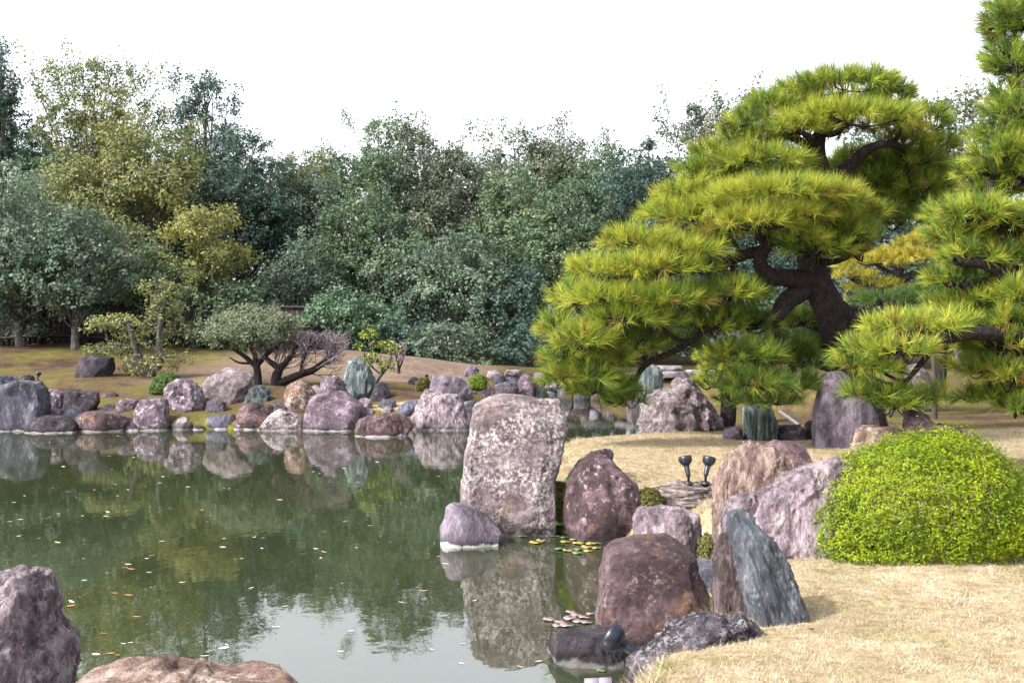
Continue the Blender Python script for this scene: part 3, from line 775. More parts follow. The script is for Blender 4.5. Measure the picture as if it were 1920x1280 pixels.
# ---- left bank rocks
FS = dict(band=0.5)
rock([(-30, 735), (-28, 706), (15, 705), (26, 710), (28, 740)], 'blue', 'blue stone at the left edge behind the great slab', Y=28.4, T=0.4)
rock([(28, 722), (38, 705), (48, 701), (60, 705), (68, 722)], 'dark', 'brown rock tip behind the great blue-grey slab', Y=28.3, T=0.25)
rock([(-20, 735), (0, 722), (25, 718), (45, 710), (65, 712), (78, 728), (84, 760), (82, 790), (78, 806), (-20, 808)], 'blue', 'great blue-grey slab rock at the left end of the far shore', T=0.5, sub=5, facets=1, amp=0.035, box=0.36, chip=5, lean=0.03, **FS)
rock([(78, 768), (82, 737), (95, 728), (108, 726), (117, 733), (120, 755), (115, 770)], 'purple', 'purple stone right behind the great blue-grey slab', T=0.25)
rock([(111, 755), (120, 735), (135, 730), (150, 735), (179, 736), (184, 755), (165, 769), (125, 773), (112, 768)], 'dark', 'dark violet stone with white flecks on the left bank', T=0.3, sub=4)
rock([(37, 808), (55, 785), (82, 779), (120, 782), (140, 797), (147, 810), (92, 812)], 'dark', 'low dark hump rock at the waterline before the great slab', T=0.45, sub=4, amp=0.05, band=0.6)
rock([(143, 778), (150, 774), (175, 771), (215, 773), (235, 782), (243, 795), (237, 807), (150, 809), (141, 795)], 'red', 'long rounded maroon rock at the far waterline', T=0.45, sub=4, facets=3, amp=0.03, **FS)
rock([(226, 808), (233, 795), (242, 789), (257, 795), (272, 808)], 'purple', 'small wedge stone between the maroon rock and the standing block', T=0.2, **FS)
rock([(254, 765), (258, 746), (275, 742), (307, 743), (313, 765), (318, 800), (288, 807), (257, 805)], 'purple', 'standing purple block at the far waterline', T=0.3, sub=4, box=0.42, facets=3, amp=0.03, **FS)
rock([(214, 764), (225, 750), (240, 747), (257, 750), (258, 770), (217, 769)], 'purple', 'pinkish stone behind the standing purple block', T=0.25)
rock([(306, 755), (313, 722), (330, 714), (358, 715), (375, 735), (383, 764), (345, 768), (310, 764)], 'purple', 'purple boulder with white streaks beside the round shrub', T=0.35, sub=4, strata=(3, 2, 0.7, 0.1))
rock([(366, 745), (385, 712), (402, 704), (420, 690), (440, 690), (475, 702), (474, 722), (462, 738), (454, 757), (385, 756), (370, 752)], 'pale', 'wide pale pink twin-peaked boulder on the left bank', T=0.45, sub=4, amp=0.05)
rock([(385, 772), (389, 750), (405, 748), (420, 755), (434, 773)], 'lav', 'small lilac wedge stone below the twin-peaked boulder', T=0.2)
rock([(367, 802), (388, 783), (412, 777), (440, 785), (449, 803)], 'blue', 'low dark blue wedge rock at the far waterline', T=0.35, **FS)
rock([(316, 805), (322, 792), (335, 781), (348, 784), (357, 797), (354, 806)], 'pale', 'small pale stone with white foot right of the standing block', T=0.2, **FS)
rock([(354, 804), (358, 793), (366, 791), (372, 803)], 'dark', 'tiny dark stone between pale stone and blue wedge', T=0.1, **FS)
rock([(440, 775), (455, 760), (478, 756), (510, 762), (516, 784), (490, 800), (444, 800)], 'red', 'maroon rock under the teal pyramid stone', T=0.3, **FS)
rock([(450, 755), (470, 730), (488, 718), (502, 728), (512, 750), (503, 759), (462, 760)], 'teal', 'teal green pyramid stone beside the flat-topped tree', T=0.3)
rock([(503, 774), (510, 755), (522, 752), (540, 765), (538, 778)], 'dark', 'dark stone in the gap left of the orange-white boulder', T=0.2)
rock([(472, 803), (495, 786), (520, 770), (553, 773), (566, 790), (566, 807), (475, 808)], 'pale', 'whitish quartz boulder at the far waterline', T=0.35, sub=4, amp=0.07, **FS)
rock([(529, 752), (541, 722), (557, 715), (575, 720), (590, 738), (588, 757), (572, 775), (545, 775)], 'orange', 'rough orange and white boulder left of the great central rock', T=0.35, sub=4, amp=0.06)
rock([(594, 745), (600, 717), (615, 706), (630, 704), (645, 717), (655, 745)], 'purple', 'peaked grey rock rising behind the great central rock', Y=27.9, T=0.35, sub=4, amp=0.05)
rock([(566, 802), (572, 770), (585, 740), (600, 735), (652, 735), (672, 750), (685, 775), (683, 806), (570, 808)], 'purple', 'great smooth mauve rock central on the far shore', T=0.5, sub=5, facets=3, amp=0.028, lean=0.25, **FS)
rock([(662, 812), (670, 792), (690, 780), (740, 776), (765, 785), (770, 800), (752, 814), (710, 819), (665, 817)], 'red', 'long flat-topped maroon rock jutting into the pond', T=0.42, sub=4, facets=4, lean=0.5, **FS)
rock([(645, 712), (650, 678), (665, 674), (683, 678), (693, 700), (703, 720), (696, 740), (655, 740)], 'teal', 'upright dark streaked stone with mossy top behind the central rock', Y=29.2, T=0.3, sub=4, strata=(4, 2, 0.5, 0), box=0.45)
rock([(693, 745), (705, 720), (718, 714), (732, 738), (724, 752), (698, 752)], 'dark', 'pointed dark violet stone right of the mossy upright', T=0.22)
rock([(700, 765), (715, 748), (740, 750), (750, 765)], 'blue', 'small bluish stone before the pointed violet stone', T=0.2)
rock([(668, 764), (672, 749), (682, 745), (697, 750), (699, 765)], 'pale', 'small pink and white stone right of the central rock', T=0.18)
rock([(743, 778), (747, 762), (760, 755), (787, 746), (784, 766), (770, 780)], 'blue', 'jagged blue and white stone left of the cavernous boulder', T=0.25, amp=0.07)
rock([(763, 785), (780, 760), (790, 745), (799, 731), (815, 739), (865, 745), (875, 765), (886, 782), (886, 803), (802, 806), (765, 806)], 'diag', 'wide rugged mauve boulder with dark hollow on the far shore', T=0.5, sub=5, amp=0.09, facets=3, **FS)
rock([(801, 735), (812, 706), (830, 704), (865, 710), (884, 727), (884, 742), (803, 742)], 'lav', 'blocky lilac boulder behind the rugged boulder', Y=29.3, T=0.35, sub=4, box=0.45)
rock([(759, 720), (770, 704), (785, 710), (788, 721)], 'dark', 'small dark stone on the earth beside the brown shrub', T=0.2)
rock([(866, 770), (870, 754), (880, 750), (892, 752), (896, 772)], 'blue', 'small blue stone at the right end of the rugged boulder', T=0.2)
rock([(147, 706), (151, 671), (170, 666), (207, 671), (210, 693), (195, 701), (170, 706)], 'dark', 'dark square boulder alone on the mossy slope', T=0.45, sub=4, box=0.42, facets=3, amp=0.03)
rock([(228, 687), (238, 675), (250, 672), (258, 680), (250, 687)], 'dark', 'flat dark stone beside the layered tree trunk', T=0.2)
rock([(866, 708), (875, 684), (887, 681), (897, 692), (898, 708)], 'lav', 'upright lilac stone behind the green ball shrub', T=0.2)
rock([(910, 709), (915, 695), (930, 693), (939, 701), (937, 711)], 'pale', 'rounded pale stone right of the green ball shrub', T=0.2)
rock([(925, 722), (927, 701), (940, 699), (947, 704), (947, 722)], 'blue', 'dark blue stone beside the stacked slabs', T=0.2, box=0.4)
rock([(928, 748), (932, 722), (950, 717), (972, 719), (975, 750)], 'dark', 'dark block stone left of the tall standing pillar', Y=33, T=0.3, box=0.4)
rock([(945, 704), (950, 694), (978, 693), (980, 704)], 'pale', 'pale cap slab beside the tall standing pillar', Y=35.2, T=0.3, box=0.35, facets=2, sink=0.0)
rock([(942, 720), (944, 707), (974, 705), (976, 720)], 'lav', 'grey slab lying under the pale cap slab', Y=35.2, T=0.32, box=0.35, facets=2)
rock([(971, 752), (974, 697), (978, 690), (990, 691), (998, 697), (1001, 752)], 'purple', 'tall standing pillar stone by the channel mouth', Y=33.5, T=0.25, sub=4, box=0.4, lean=0.0, sink=0.4)
rock([(1000, 752), (1000, 712), (1018, 711), (1020, 752)], 'teal', 'pale square pillar stone by the channel mouth', Y=33.8, T=0.2, box=0.35, facets=1, lean=0.0, sink=0.4)
rock([(1200, 742), (1201, 690), (1215, 681), (1232, 682), (1242, 702), (1243, 742)], 'teal', 'upright teal slab at the back of the channel', Y=37.0, T=0.3, sub=4, box=0.42, lean=0.0, sink=0.5)
rock([(1175, 755), (1178, 728), (1195, 720), (1202, 735), (1202, 756)], 'lav', 'lilac stone left of the upright teal slab', Y=37.4, T=0.3, sink=0.4)
rock([(1198, 756), (1204, 738), (1228, 736), (1245, 745), (1246, 758)], 'purple', 'low purple stone at the foot of the teal slab', Y=36.2, T=0.3, sink=0.4)
rock([(1258, 735), (1267, 705), (1285, 694), (1296, 707), (1302, 735)], 'dark', 'dark pointed stone behind the craggy white boulder', Y=33.5, T=0.35, sink=0.5)
rock([(1235, 760), (1245, 735), (1262, 722), (1285, 728), (1290, 760)], 'red', 'reddish rough rock just behind the craggy white boulder', Y=25, T=0.35, sink=0.4)

for (u, v, w, h, mt, lab) in (
    (372, 806, 12, 9, 'purple', 'little mauve stone at the waterline left of the blue wedge'),
    (452, 805, 14, 12, 'lav', 'little lilac stone at the waterline right of the blue wedge'),
    (430, 790, 20, 13, 'dark', 'dark low stone on the moss behind the blue wedge'),
    (468, 806, 12, 10, 'dark', 'little dark stone under the maroon rock at the waterline'),
    (345, 772, 22, 13, 'purple', 'flat violet stone on the grass below the white-streaked boulder'),
    (200, 770, 20, 12, 'dark', 'dark flat stone behind the long maroon rock'),
    (205, 745, 18, 9, 'red', 'small maroon stone lying on the brown slope'),
    (280, 806, 10, 7, 'pale', 'tiny pale stone at the foot of the standing block'),
    (655, 762, 14, 12, 'purple', 'small purple stone wedged right of the peaked grey rock'),
    (690, 776, 18, 10, 'lav', 'low lilac stone behind the flat-topped maroon rock'),
    (725, 774, 18, 8, 'pale', 'low whitish stone behind the flat-topped maroon rock'),
    (780, 806, 16, 10, 'blue', 'little blue stone at the waterline before the rugged boulder'),
    (905, 730, 20, 14, 'lav', 'lilac stone below the green ball shrub'),
    (912, 748, 22, 16, 'purple', 'purple stone on the shore behind the tall granite'),
    (940, 735, 20, 14, 'blue', 'blue-grey stone at the foot of the dark blue stone'),
    (545, 790, 16, 12, 'lav', 'lilac stone tucked behind the whitish quartz boulder'),
    (590, 735, 14, 12, 'pale', 'small whitish stone above the orange and white boulder'),
    (500, 792, 16, 10, 'dark', 'dark stone between the maroon rock and the quartz boulder'),
    (95, 780, 22, 14, 'purple', 'violet stone behind the low dark hump'),
    (130, 785, 24, 12, 'blue', 'bluish stone right behind the low dark hump'),
    (1090, 772, 20, 8, 'red', 'flat reddish stone at the water edge behind the tall granite')):
    jr = random.Random(u)
    rock([(u - w, v), (u - w * jr.uniform(.6, .9), v - h * jr.uniform(.6, 1)), (u + w * jr.uniform(-.3, .3), v - h * jr.uniform(1, 1.5)), (u + w * jr.uniform(.5, .85), v - h * jr.uniform(.6, 1.1)), (u + w, v)], mt, lab, T=w * 0.011, band=0.6 if v > 800 else 0)

# rubble wall along the channel: every stone its own part
wall = empty('stone_wall', at(1100, 755, 40.2), 'low rubble stone wall lining the back of the channel', 'wall')
wr = random.Random(5)
for row, (v0, v1) in enumerate(((757, 728), (730, 710))):
    u = 1012 + row * 9
    while u < 1205:
        w = wr.uniform(20, 38)
        rock([(u, v0), (u + 1, v1 + wr.uniform(0, 3)), (u + w * 0.5, v1 - wr.uniform(0, 2)), (u + w - 2, v1 + wr.uniform(0, 3)), (u + w - 1, v0)], wr.choice(['purple', 'blue', 'pale', 'red', 'lav', 'teal']), None, Y=40.2 + row * 0.15, T=0.35, sub=3, facets=3, box=0.35, amp=0.03, lean=0, sink=0.5 if row == 0 else 0.05, parent=wall, name='stone', fine=0)
        u += w
for u0, u1 in ((1001, 1041), (1042, 1090), (1091, 1150), (1151, 1205)):
    rock([(u0, 711), (u0 + 1, 699), (u1 - 2, 698), (u1 - 1, 711)], 'lav', None, Y=40.3, T=0.4, sub=3, facets=1, box=0.3, amp=0.015, lean=0, sink=0, parent=wall, name='coping_stone', fine=0)
# pale slabs of the far path
for (pu, pv, w, h, lab) in ((1262, 701, 42, 5, 'long pale slab of the path behind the dark pointed stone'), (1255, 690, 26, 5, 'short pale slab of the path under the drooping pine branch'), (1315, 697, 30, 4, 'pale slab of the path left of the small pine')):
    o = rock([(pu - w / 1, pv + h), (pu - w * 0.9, pv - h), (pu + w * 0.9, pv - h), (pu + w, pv + h)], M_SLAB, lab, Y=39.5 + (701 - pv) * 0.25, T=0.5, sub=3, facets=1, box=0.35, amp=0.01, lean=0, sink=0.05, name='path_slab', cat='stone slab')

# ------------------------------------------------------------------ foliage builders
def leaves(P, Nn, size, rs, tint, jitter=0.7, aspect=0.55, tri=False):
    """one small pointed leaf (two triangles as a quad) at each point"""
    n = len(P)
    nn = Nn + rs.normal(size=(n, 3)) * jitter
    nn /= np.linalg.norm(nn, axis=1)[:, None] + 1e-9
    a = rs.normal(size=(n, 3))
    a -= (a * nn).sum(1)[:, None] * nn
    a /= np.linalg.norm(a, axis=1)[:, None] + 1e-9
    b = np.cross(nn, a)
    s = size * rs.uniform(0.65, 1.35, n)
    a = a * s[:, None]; b = b * (s * aspect)[:, None]
    bend = nn * (s * 0.12)[:, None]
    if tri:
        V = np.stack([P - a * 1.1, P - b * 1.15 + a * 0.35, P + b * 1.15 + a * 0.55], 1).reshape(-1, 3)
        return V, np.arange(n * 3).reshape(n, 3), tint
    V = np.stack([P - a, P - b * 0.9 + bend, P + a, P + b * 0.9 + bend], 1).reshape(-1, 3)
    Fq = np.arange(n * 4).reshape(n, 4)
    return V, Fq, tint

def rand_dirs(n, rs):
    d = rs.normal(size=(n, 3))
    return d / np.linalg.norm(d, axis=1)[:, None]

def broad_tree(name, label, cat, u, vtop, vbot, hw, Y, pal, dens=1.0, seed=0, clump=0.23, sparse=0.0, leaf=0.078, bark=None, base_v=None, lean=0, group=None, flat=0.7, nclump=None, trunk_px=None, bias=0.0):
    """tapered trunk with limbs to leafy clumps; crown outline given by its top, bottom and half width in the photo"""
    rs = np.random.RandomState(seed + 1000)
    px = Y / F
    hw = hw * (1.25 if hw > 50 else 1.1)
    sparse = sparse * 0.55
    top = at(u, vtop, Y); bot = at(u, vbot, Y)
    H = top[2] - bot[2]; R = hw * px
    cz = (top[2] + bot[2]) / 2
    bx = bot[0] + lean * px
    gz = float(ground_z(bx, Y)[0])
    root = empty(name, (bx, Y, gz), label, cat, group)
    n = int((nclump or max(20, 32 * (0.23 / clump) * (0.6 + 0.4 * H / (2 * R)))) * (1.0 if nclump else 1.0))
    cc = []
    cr = clump * R * (1.3 - 0.3 * min(1, sparse * 1.3)) + 0.12
    for k in range(n * 6):
        if len(cc) >= n: break
        d = rand_dirs(1, rs)[0]
        r = rs.uniform(0.35, 0.92) if len(cc) > 3 else rs.uniform(0.8, 0.92)
        if len(cc) == 0: d = np.array([rs.uniform(-.25, .25), 0, 1.0])
        if d[1] > 0.3 and rs.rand() < 0.5: d[1] *= -1
        p = np.array([d[0] * R * r, d[1] * R * 0.75 * r, d[2] * (H * 0.5 - cr * 0.6) * r])
        taper = 1 - 0.3 * max(0, p[2] / (H * 0.5))
        p[0] *= taper; p[1] *= taper
        if all(np.linalg.norm(p - q) > cr * 0.6 for q in cc): cc.append(p)
    cc = np.array(cc)
    Rs = cr * rs.uniform(0.55, 1.45, len(cc))
    V, NN, TT = [], [], []
    for ci, (p, r) in enumerate(zip(cc, Rs)):
        area = 4 * math.pi * r * r
        m = int(area * 84 * dens * (0.078 / leaf) ** 1.6)
        d = rand_dirs(m, rs)
        lump = 1 + 0.7 * fbm(d * 2.2 + p * 3 + seed, 3)
        rad = r * lump * rs.uniform(0.3, 1.1, m) ** 0.45
        q = p + d * rad[:, None] * np.array([1, 1, flat])
        wp = q + np.array([top[0], Y, cz])
        q = q + np.stack([fbm(wp * 0.9 + 31, 2), fbm(wp * 0.9 + 67, 2), fbm(wp * 0.9 + 91, 2)], 1) * 0.8 + rs.normal(0, 0.09, q.shape)
        inner = np.zeros(m, bool)
        for cj in range(len(cc)):
            if cj != ci: inner |= np.linalg.norm((q - cc[cj]) / np.array([1, 1, flat]), axis=1) < Rs[cj] * 0.62
        keep = ~inner
        if sparse > 0:
            keep &= fbm(q * 1.7 + seed, 3) > (-0.32 + 0.42 * sparse)
        else:
            keep &= fbm(q * 1.5 + seed, 3) > -0.13 + 0.12 * rs.rand(m)
        q, d = q[keep], d[keep]
        ct = rs.uniform(0.25, 0.75)
        V.append(q); NN.append(d * 0.9 + np.array([0, 0, 0.6])); TT.append(np.clip(ct + bias + rs.normal(0, 0.13, len(q)), 0, 1))
    V = np.concatenate(V) + np.array([top[0], Y, cz]); NN = np.concatenate(NN); TT = np.concatenate(TT)
    v, f, tt = leaves(V, NN, leaf, rs, TT, 0.75, 0.62, True)
    mobj('crown', v, f, LM[pal], root, tint=tt, smooth=False)
    # trunk and limbs
    tr = trunk_px * px if trunk_px else 0.07 + 0.013 * H
    mb = MB()
    c0 = np.array([top[0], Y, cz])
    mid = np.array([bx * 0.5 + top[0] * 0.5 + rs.uniform(-.2, .2), Y, (gz + cz) / 2])
    tp = np.array([top[0] + rs.uniform(-.2, .2) * R, Y, cz + H * 0.26])
    mb.add(*tube([(bx, Y, gz - 0.3), mid, c0, tp], [tr * 1.25, tr, tr * 0.5, tr * 0.1], 7, 4))
    for p, r in zip(cc, Rs):
        e = c0 + p
        t = np.clip((e[2] - gz) / (tp[2] - gz) - rs.uniform(0.18, 0.4), 0.15, 0.9)
        s = (mid * (0.5 - t) * 2 + np.array([bx, Y, gz]) * 0 + c0 * 0) if False else (np.array([bx, Y, gz]) * (1 - t) + tp * t)
        if t > 0.45: s = mid * (1 - (t - 0.45) / 0.55) + tp * ((t - 0.45) / 0.55)
        m = (s + e) / 2 + np.array([0, 0, -0.12 * np.linalg.norm(e - s)]) + rs.normal(0, 0.08, 3)
        mb.add(*tube([s, m, e, e + (e - m) * 0.5 + rs.normal(0, .05, 3)], [tr * 0.36, tr * 0.24, tr * 0.12, 0.008], 4, 2))
        for _ in range(3 if sparse else 2):
            d = rand_dirs(1, rs)[0] * r * 0.95; d[2] = abs(d[2])
            mb.add(*tube([e, e + d * 0.5 + rs.normal(0, .04, 3), e + d], [tr * 0.11, tr * 0.07, 0.006], 3, 1))
    SP = []
    for _ in range(int(40 * sparse)):
        s0 = c0 + np.array([rs.uniform(-.8, .8) * R, rs.uniform(-.4, .4) * R, rs.uniform(0.05, 0.38) * H])
        dr = np.array([s0[0] - c0[0], 0, 0]) * 0.25 + np.array([rs.normal(0, .25), rs.normal(0, .2), 1.0])
        ln = rs.uniform(0.09, 0.2) * H + 0.3
        e = s0 + dr / np.linalg.norm(dr) * ln
        e[2] = min(e[2], top[2] + 0.25)
        mb.add(*tube([s0, (s0 + e) / 2 + rs.normal(0, .06, 3), e], [0.018, 0.013, 0.006], 4, 2))
        for t_ in np.linspace(0.25, 1.05, 7):
            k_ = rs.randint(4, 16)
            SP.append(s0 * (1 - t_) + e * t_ + rs.normal(0, 0.17, (k_, 3)))
    if SP:
        SP = np.concatenate(SP)
        v, f, tt = leaves(SP, np.tile([0, 0, .7], (len(SP), 1)), leaf, rs, np.clip(rs.normal(.45 + bias, .2, len(SP)), 0, 1), 0.75, 0.62, True)
        mobj('top_sprays', v, f, LM[pal], root, tint=tt, smooth=False)
    mb.build('trunk', bark or BARK2, root)
    return root

def needle_pad(center, rx, ry, rz, rs, ntuft, nneed=36, L=0.19, w=0.0075, tbase=0.5, tvar=0.2, brown=0.04, low=-0.3):
    """flattened cloud pad of a trained pine: tufts of real needles over its dome"""
    d = rand_dirs(int(ntuft * 1.7), rs)
    d = d[d[:, 2] > low][:ntuft]
    lump = 1 + 0.55 * fbm(d * 2.6 * np.array([1, 1, .8]) + center * 2, 3)
    P = center + d * np.array([rx, ry, rz]) * lump[:, None] * rs.uniform(0.82, 1.05, len(d))[:, None]
    ax = d * np.array([1 / rx, 1 / ry, 1 / rz]); ax /= np.linalg.norm(ax, axis=1)[:, None]
    ax = ax * 0.7 + d * 0.5 + np.array([0, 0, 0.42]) + rs.normal(0, 0.22, d.shape)
    ax /= np.linalg.norm(ax, axis=1)[:, None]
    n = len(P)
    A = np.repeat(ax, nneed, 0)
    spread = np.abs(rs.normal(0, 0.5, len(A))) + 0.06
    t = rand_dirs(len(A), rs); t -= (t * A).sum(1)[:, None] * A; t /= np.linalg.norm(t, axis=1)[:, None] + 1e-9
    D = A * np.cos(spread)[:, None] + t * np.sin(spread)[:, None]
    base = np.repeat(P, nneed, 0) + A * rs.uniform(-0.09, 0.05, len(A))[:, None]
    ln = L * rs.uniform(0.7, 1.2, len(A)) * np.repeat(rs.uniform(0.75, 1.3, n), nneed)
    side = np.cross(D, rand_dirs(len(A), rs)); side /= np.linalg.norm(side, axis=1)[:, None] + 1e-9
    V = np.stack([base - side * w / 2, base + side * w / 2, base + D * ln[:, None]], 1).reshape(-1, 3)
    Fq = np.arange(len(V)).reshape(-1, 3)
    tt = np.repeat(np.clip(rs.normal(tbase, tvar * 1.25, n) + (lump - 1) * 0.5, 0.14, 1), nneed) + rs.normal(0, 0.08, len(A))  # bulges tinted lighter, hollows darker: clump shading put into the needle colour
    tt = np.clip(tt, 0.13, 1)
    br = np.repeat(rs.rand(n) < brown + 0.10 * (d[:, 2] < 0), nneed) | (rs.rand(len(A)) < 0.025)
    tt[br] = rs.uniform(0, 0.09, br.sum())
    return V, Fq, tt, P

PT = 0.07
def pine(name, label, trunk_pts, limbs, pads, Y, seed, mat, L=0.19, dens=1.0, nneed=36, w=0.0095, tbase=0.5, brown=0.025, base_at=None, loc=None, bark=BARK, roughness=0.12):
    rs = np.random.RandomState(seed)
    root = empty(name, loc, label, 'tree')
    def P3(pts): return [at(p[0], p[1], Y + (p[3] if len(p) > 3 else 0)) for p in pts]
    px = Y / F
    nodes = []
    if trunk_pts:
        tp = P3(trunk_pts); tr = [p[2] * px for p in trunk_pts]
        v, f = tube(tp, tr, 18, 8, roughness, seed)
        tk = mobj('trunk', v, f, bark, root)
        nodes += [(p, r) for p, r in zip(*catmull(tp, tr, 3))]
    for lm in limbs:
        lp = P3(lm); lr = [p[2] * px for p in lm]
        v, f = tube(lp, lr, 10, 6, roughness, seed + 3)
        mobj('branch', v, f, bark, tk)
        nodes += [(p, r) for p, r in zip(*catmull(lp, lr, 3))]
    NP = np.array([n[0] for n in nodes]); NR = np.array([n[1] for n in nodes])
    for i, pd in enumerate(pads):
        u, vv, hx, hy, dy = pd[:5]
        tb = (pd[5] if len(pd) > 5 else tbase) + PT
        Yp = Y + dy
        c = at(u, vv, Yp); k = Yp / F
        rx, rz = max(hx * k - 0.05, 0.16), max(hy * k * 0.76 - 0.08, 0.09)
        ry = max(0.3, min(rx, 1.0) * 0.85)
        area = 2.6 * math.pi * ((rx * ry) ** 1.6 / 3 + (rx * rz) ** 1.6 / 3 + (ry * rz) ** 1.6 / 3) ** (1 / 1.6) * 1.1
        nt_ = max(18, int(area / (0.112 ** 2) * dens))
        cz = c - np.array([0, 0, rz * 0.25])
        v, f, tt, tips = needle_pad(cz, rx, ry, rz, rs, nt_, nneed, L, w, tb, 0.17, brown)
        po = mobj('foliage_pad', v, f, mat, root, tint=tt, smooth=False)
        # the branchlet that carries the pad
        lowc = c - np.array([0, 0, rz * 0.45])
        dist = np.linalg.norm((NP - lowc) * np.array([1, 0.8, 1.3]), axis=1) + np.maximum(0, NP[:, 2] - lowc[2]) * 0.6
        j = int(np.argmin(dist))
        s = NP[j]; r0 = min(NR[j] * 0.6, 0.055) + 0.012
        m = (s + lowc) / 2 + np.array([rs.uniform(-.12, .12), rs.uniform(-.1, .1), -0.1 * np.linalg.norm(lowc - s)])
        mb = MB()
        mb.add(*tube([s, m, lowc], [r0, r0 * 0.8, r0 * 0.55], 7, 5, 0.1, i))
        for _ in range(8):
            tpt = tips[rs.randint(len(tips))]
            e = lowc * 0.12 + tpt * 0.88
            mm = (lowc + e) / 2 + np.array([0, 0, -0.05]) + rs.normal(0, 0.05, 3)
            mb.add(*tube([lowc, mm, e], [r0 * 0.42, r0 * 0.28, 0.006], 4, 3))
        mb.build('branchlet', bark, po)
    return root

# ------------------------------------------------------------------ the great pine
Yp = 17.6
trunk = [(1622, 835, 50, 0.4), (1600, 720, 43, 0.4), (1580, 640, 35, 0.3), (1555, 580, 28, 0.1), (1532, 525, 25), (1515, 470, 22), (1520, 410, 18), (1540, 340, 18), (1532, 270, 14), (1560, 215, 8), (1580, 175, 4)]
limbs = [
    [(1530, 528, 22), (1485, 522, 17, -.2), (1440, 515, 15, -.4), (1425, 485, 12, -.5), (1442, 450, 11, -.5), (1456, 405, 9, -.4), (1450, 370, 6, -.4)],
    [(1436, 468, 11, -.4), (1395, 478, 10, -.5), (1350, 495, 9, -.6), (1290, 500, 9, -.6), (1220, 520, 9, -.6), (1150, 560, 8, -.7), (1090, 610, 6, -.8), (1060, 660, 4, -.8)],
    [(1510, 540, 20), (1475, 565, 18, -.2), (1450, 595, 13, -.4), (1400, 590, 9, -.5), (1330, 615, 7, -.6), (1270, 655, 6, -.6), (1215, 680, 6, -.6), (1190, 712, 4, -.6)],
    [(1560, 568, 17, .1), (1600, 592, 13, 0), (1640, 597, 12, -.3), (1700, 590, 9, -.9)],
    [(1575, 620, 15, .3), (1610, 630, 11, 0), (1660, 600, 9, -.5)],
    [(1540, 340, 14), (1590, 315, 12, 0), (1620, 285, 10, -.1), (1660, 270, 7, -.1), (1700, 280, 6, .3)],
    [(1535, 290, 11), (1500, 265, 8, .2), (1450, 245, 6, .2), (1400, 235, 4, .2)],
    [(1525, 400, 13), (1580, 390, 10, .5), (1650, 385, 9, .9), (1720, 375, 6, 1.1)],
    [(1520, 430, 12), (1440, 380, 8, .3), (1360, 360, 7, .4), (1280, 390, 5, .3), (1210, 440, 4, .1)],
    [(1390, 478, 6, -.5), (1372, 490, 5, -.5), (1380, 525, 5, -.5), (1368, 560, 3, -.4)],
    [(1450, 600, 9, -.3), (1470, 660, 6, -.4), (1490, 700, 5, -.4), (1465, 730, 4, -.4), (1440, 745, 3, -.4)],
    [(1535, 300, 9), (1545, 250, 7, .1), (1600, 215, 6, .1), (1660, 205, 4, .2)],
]
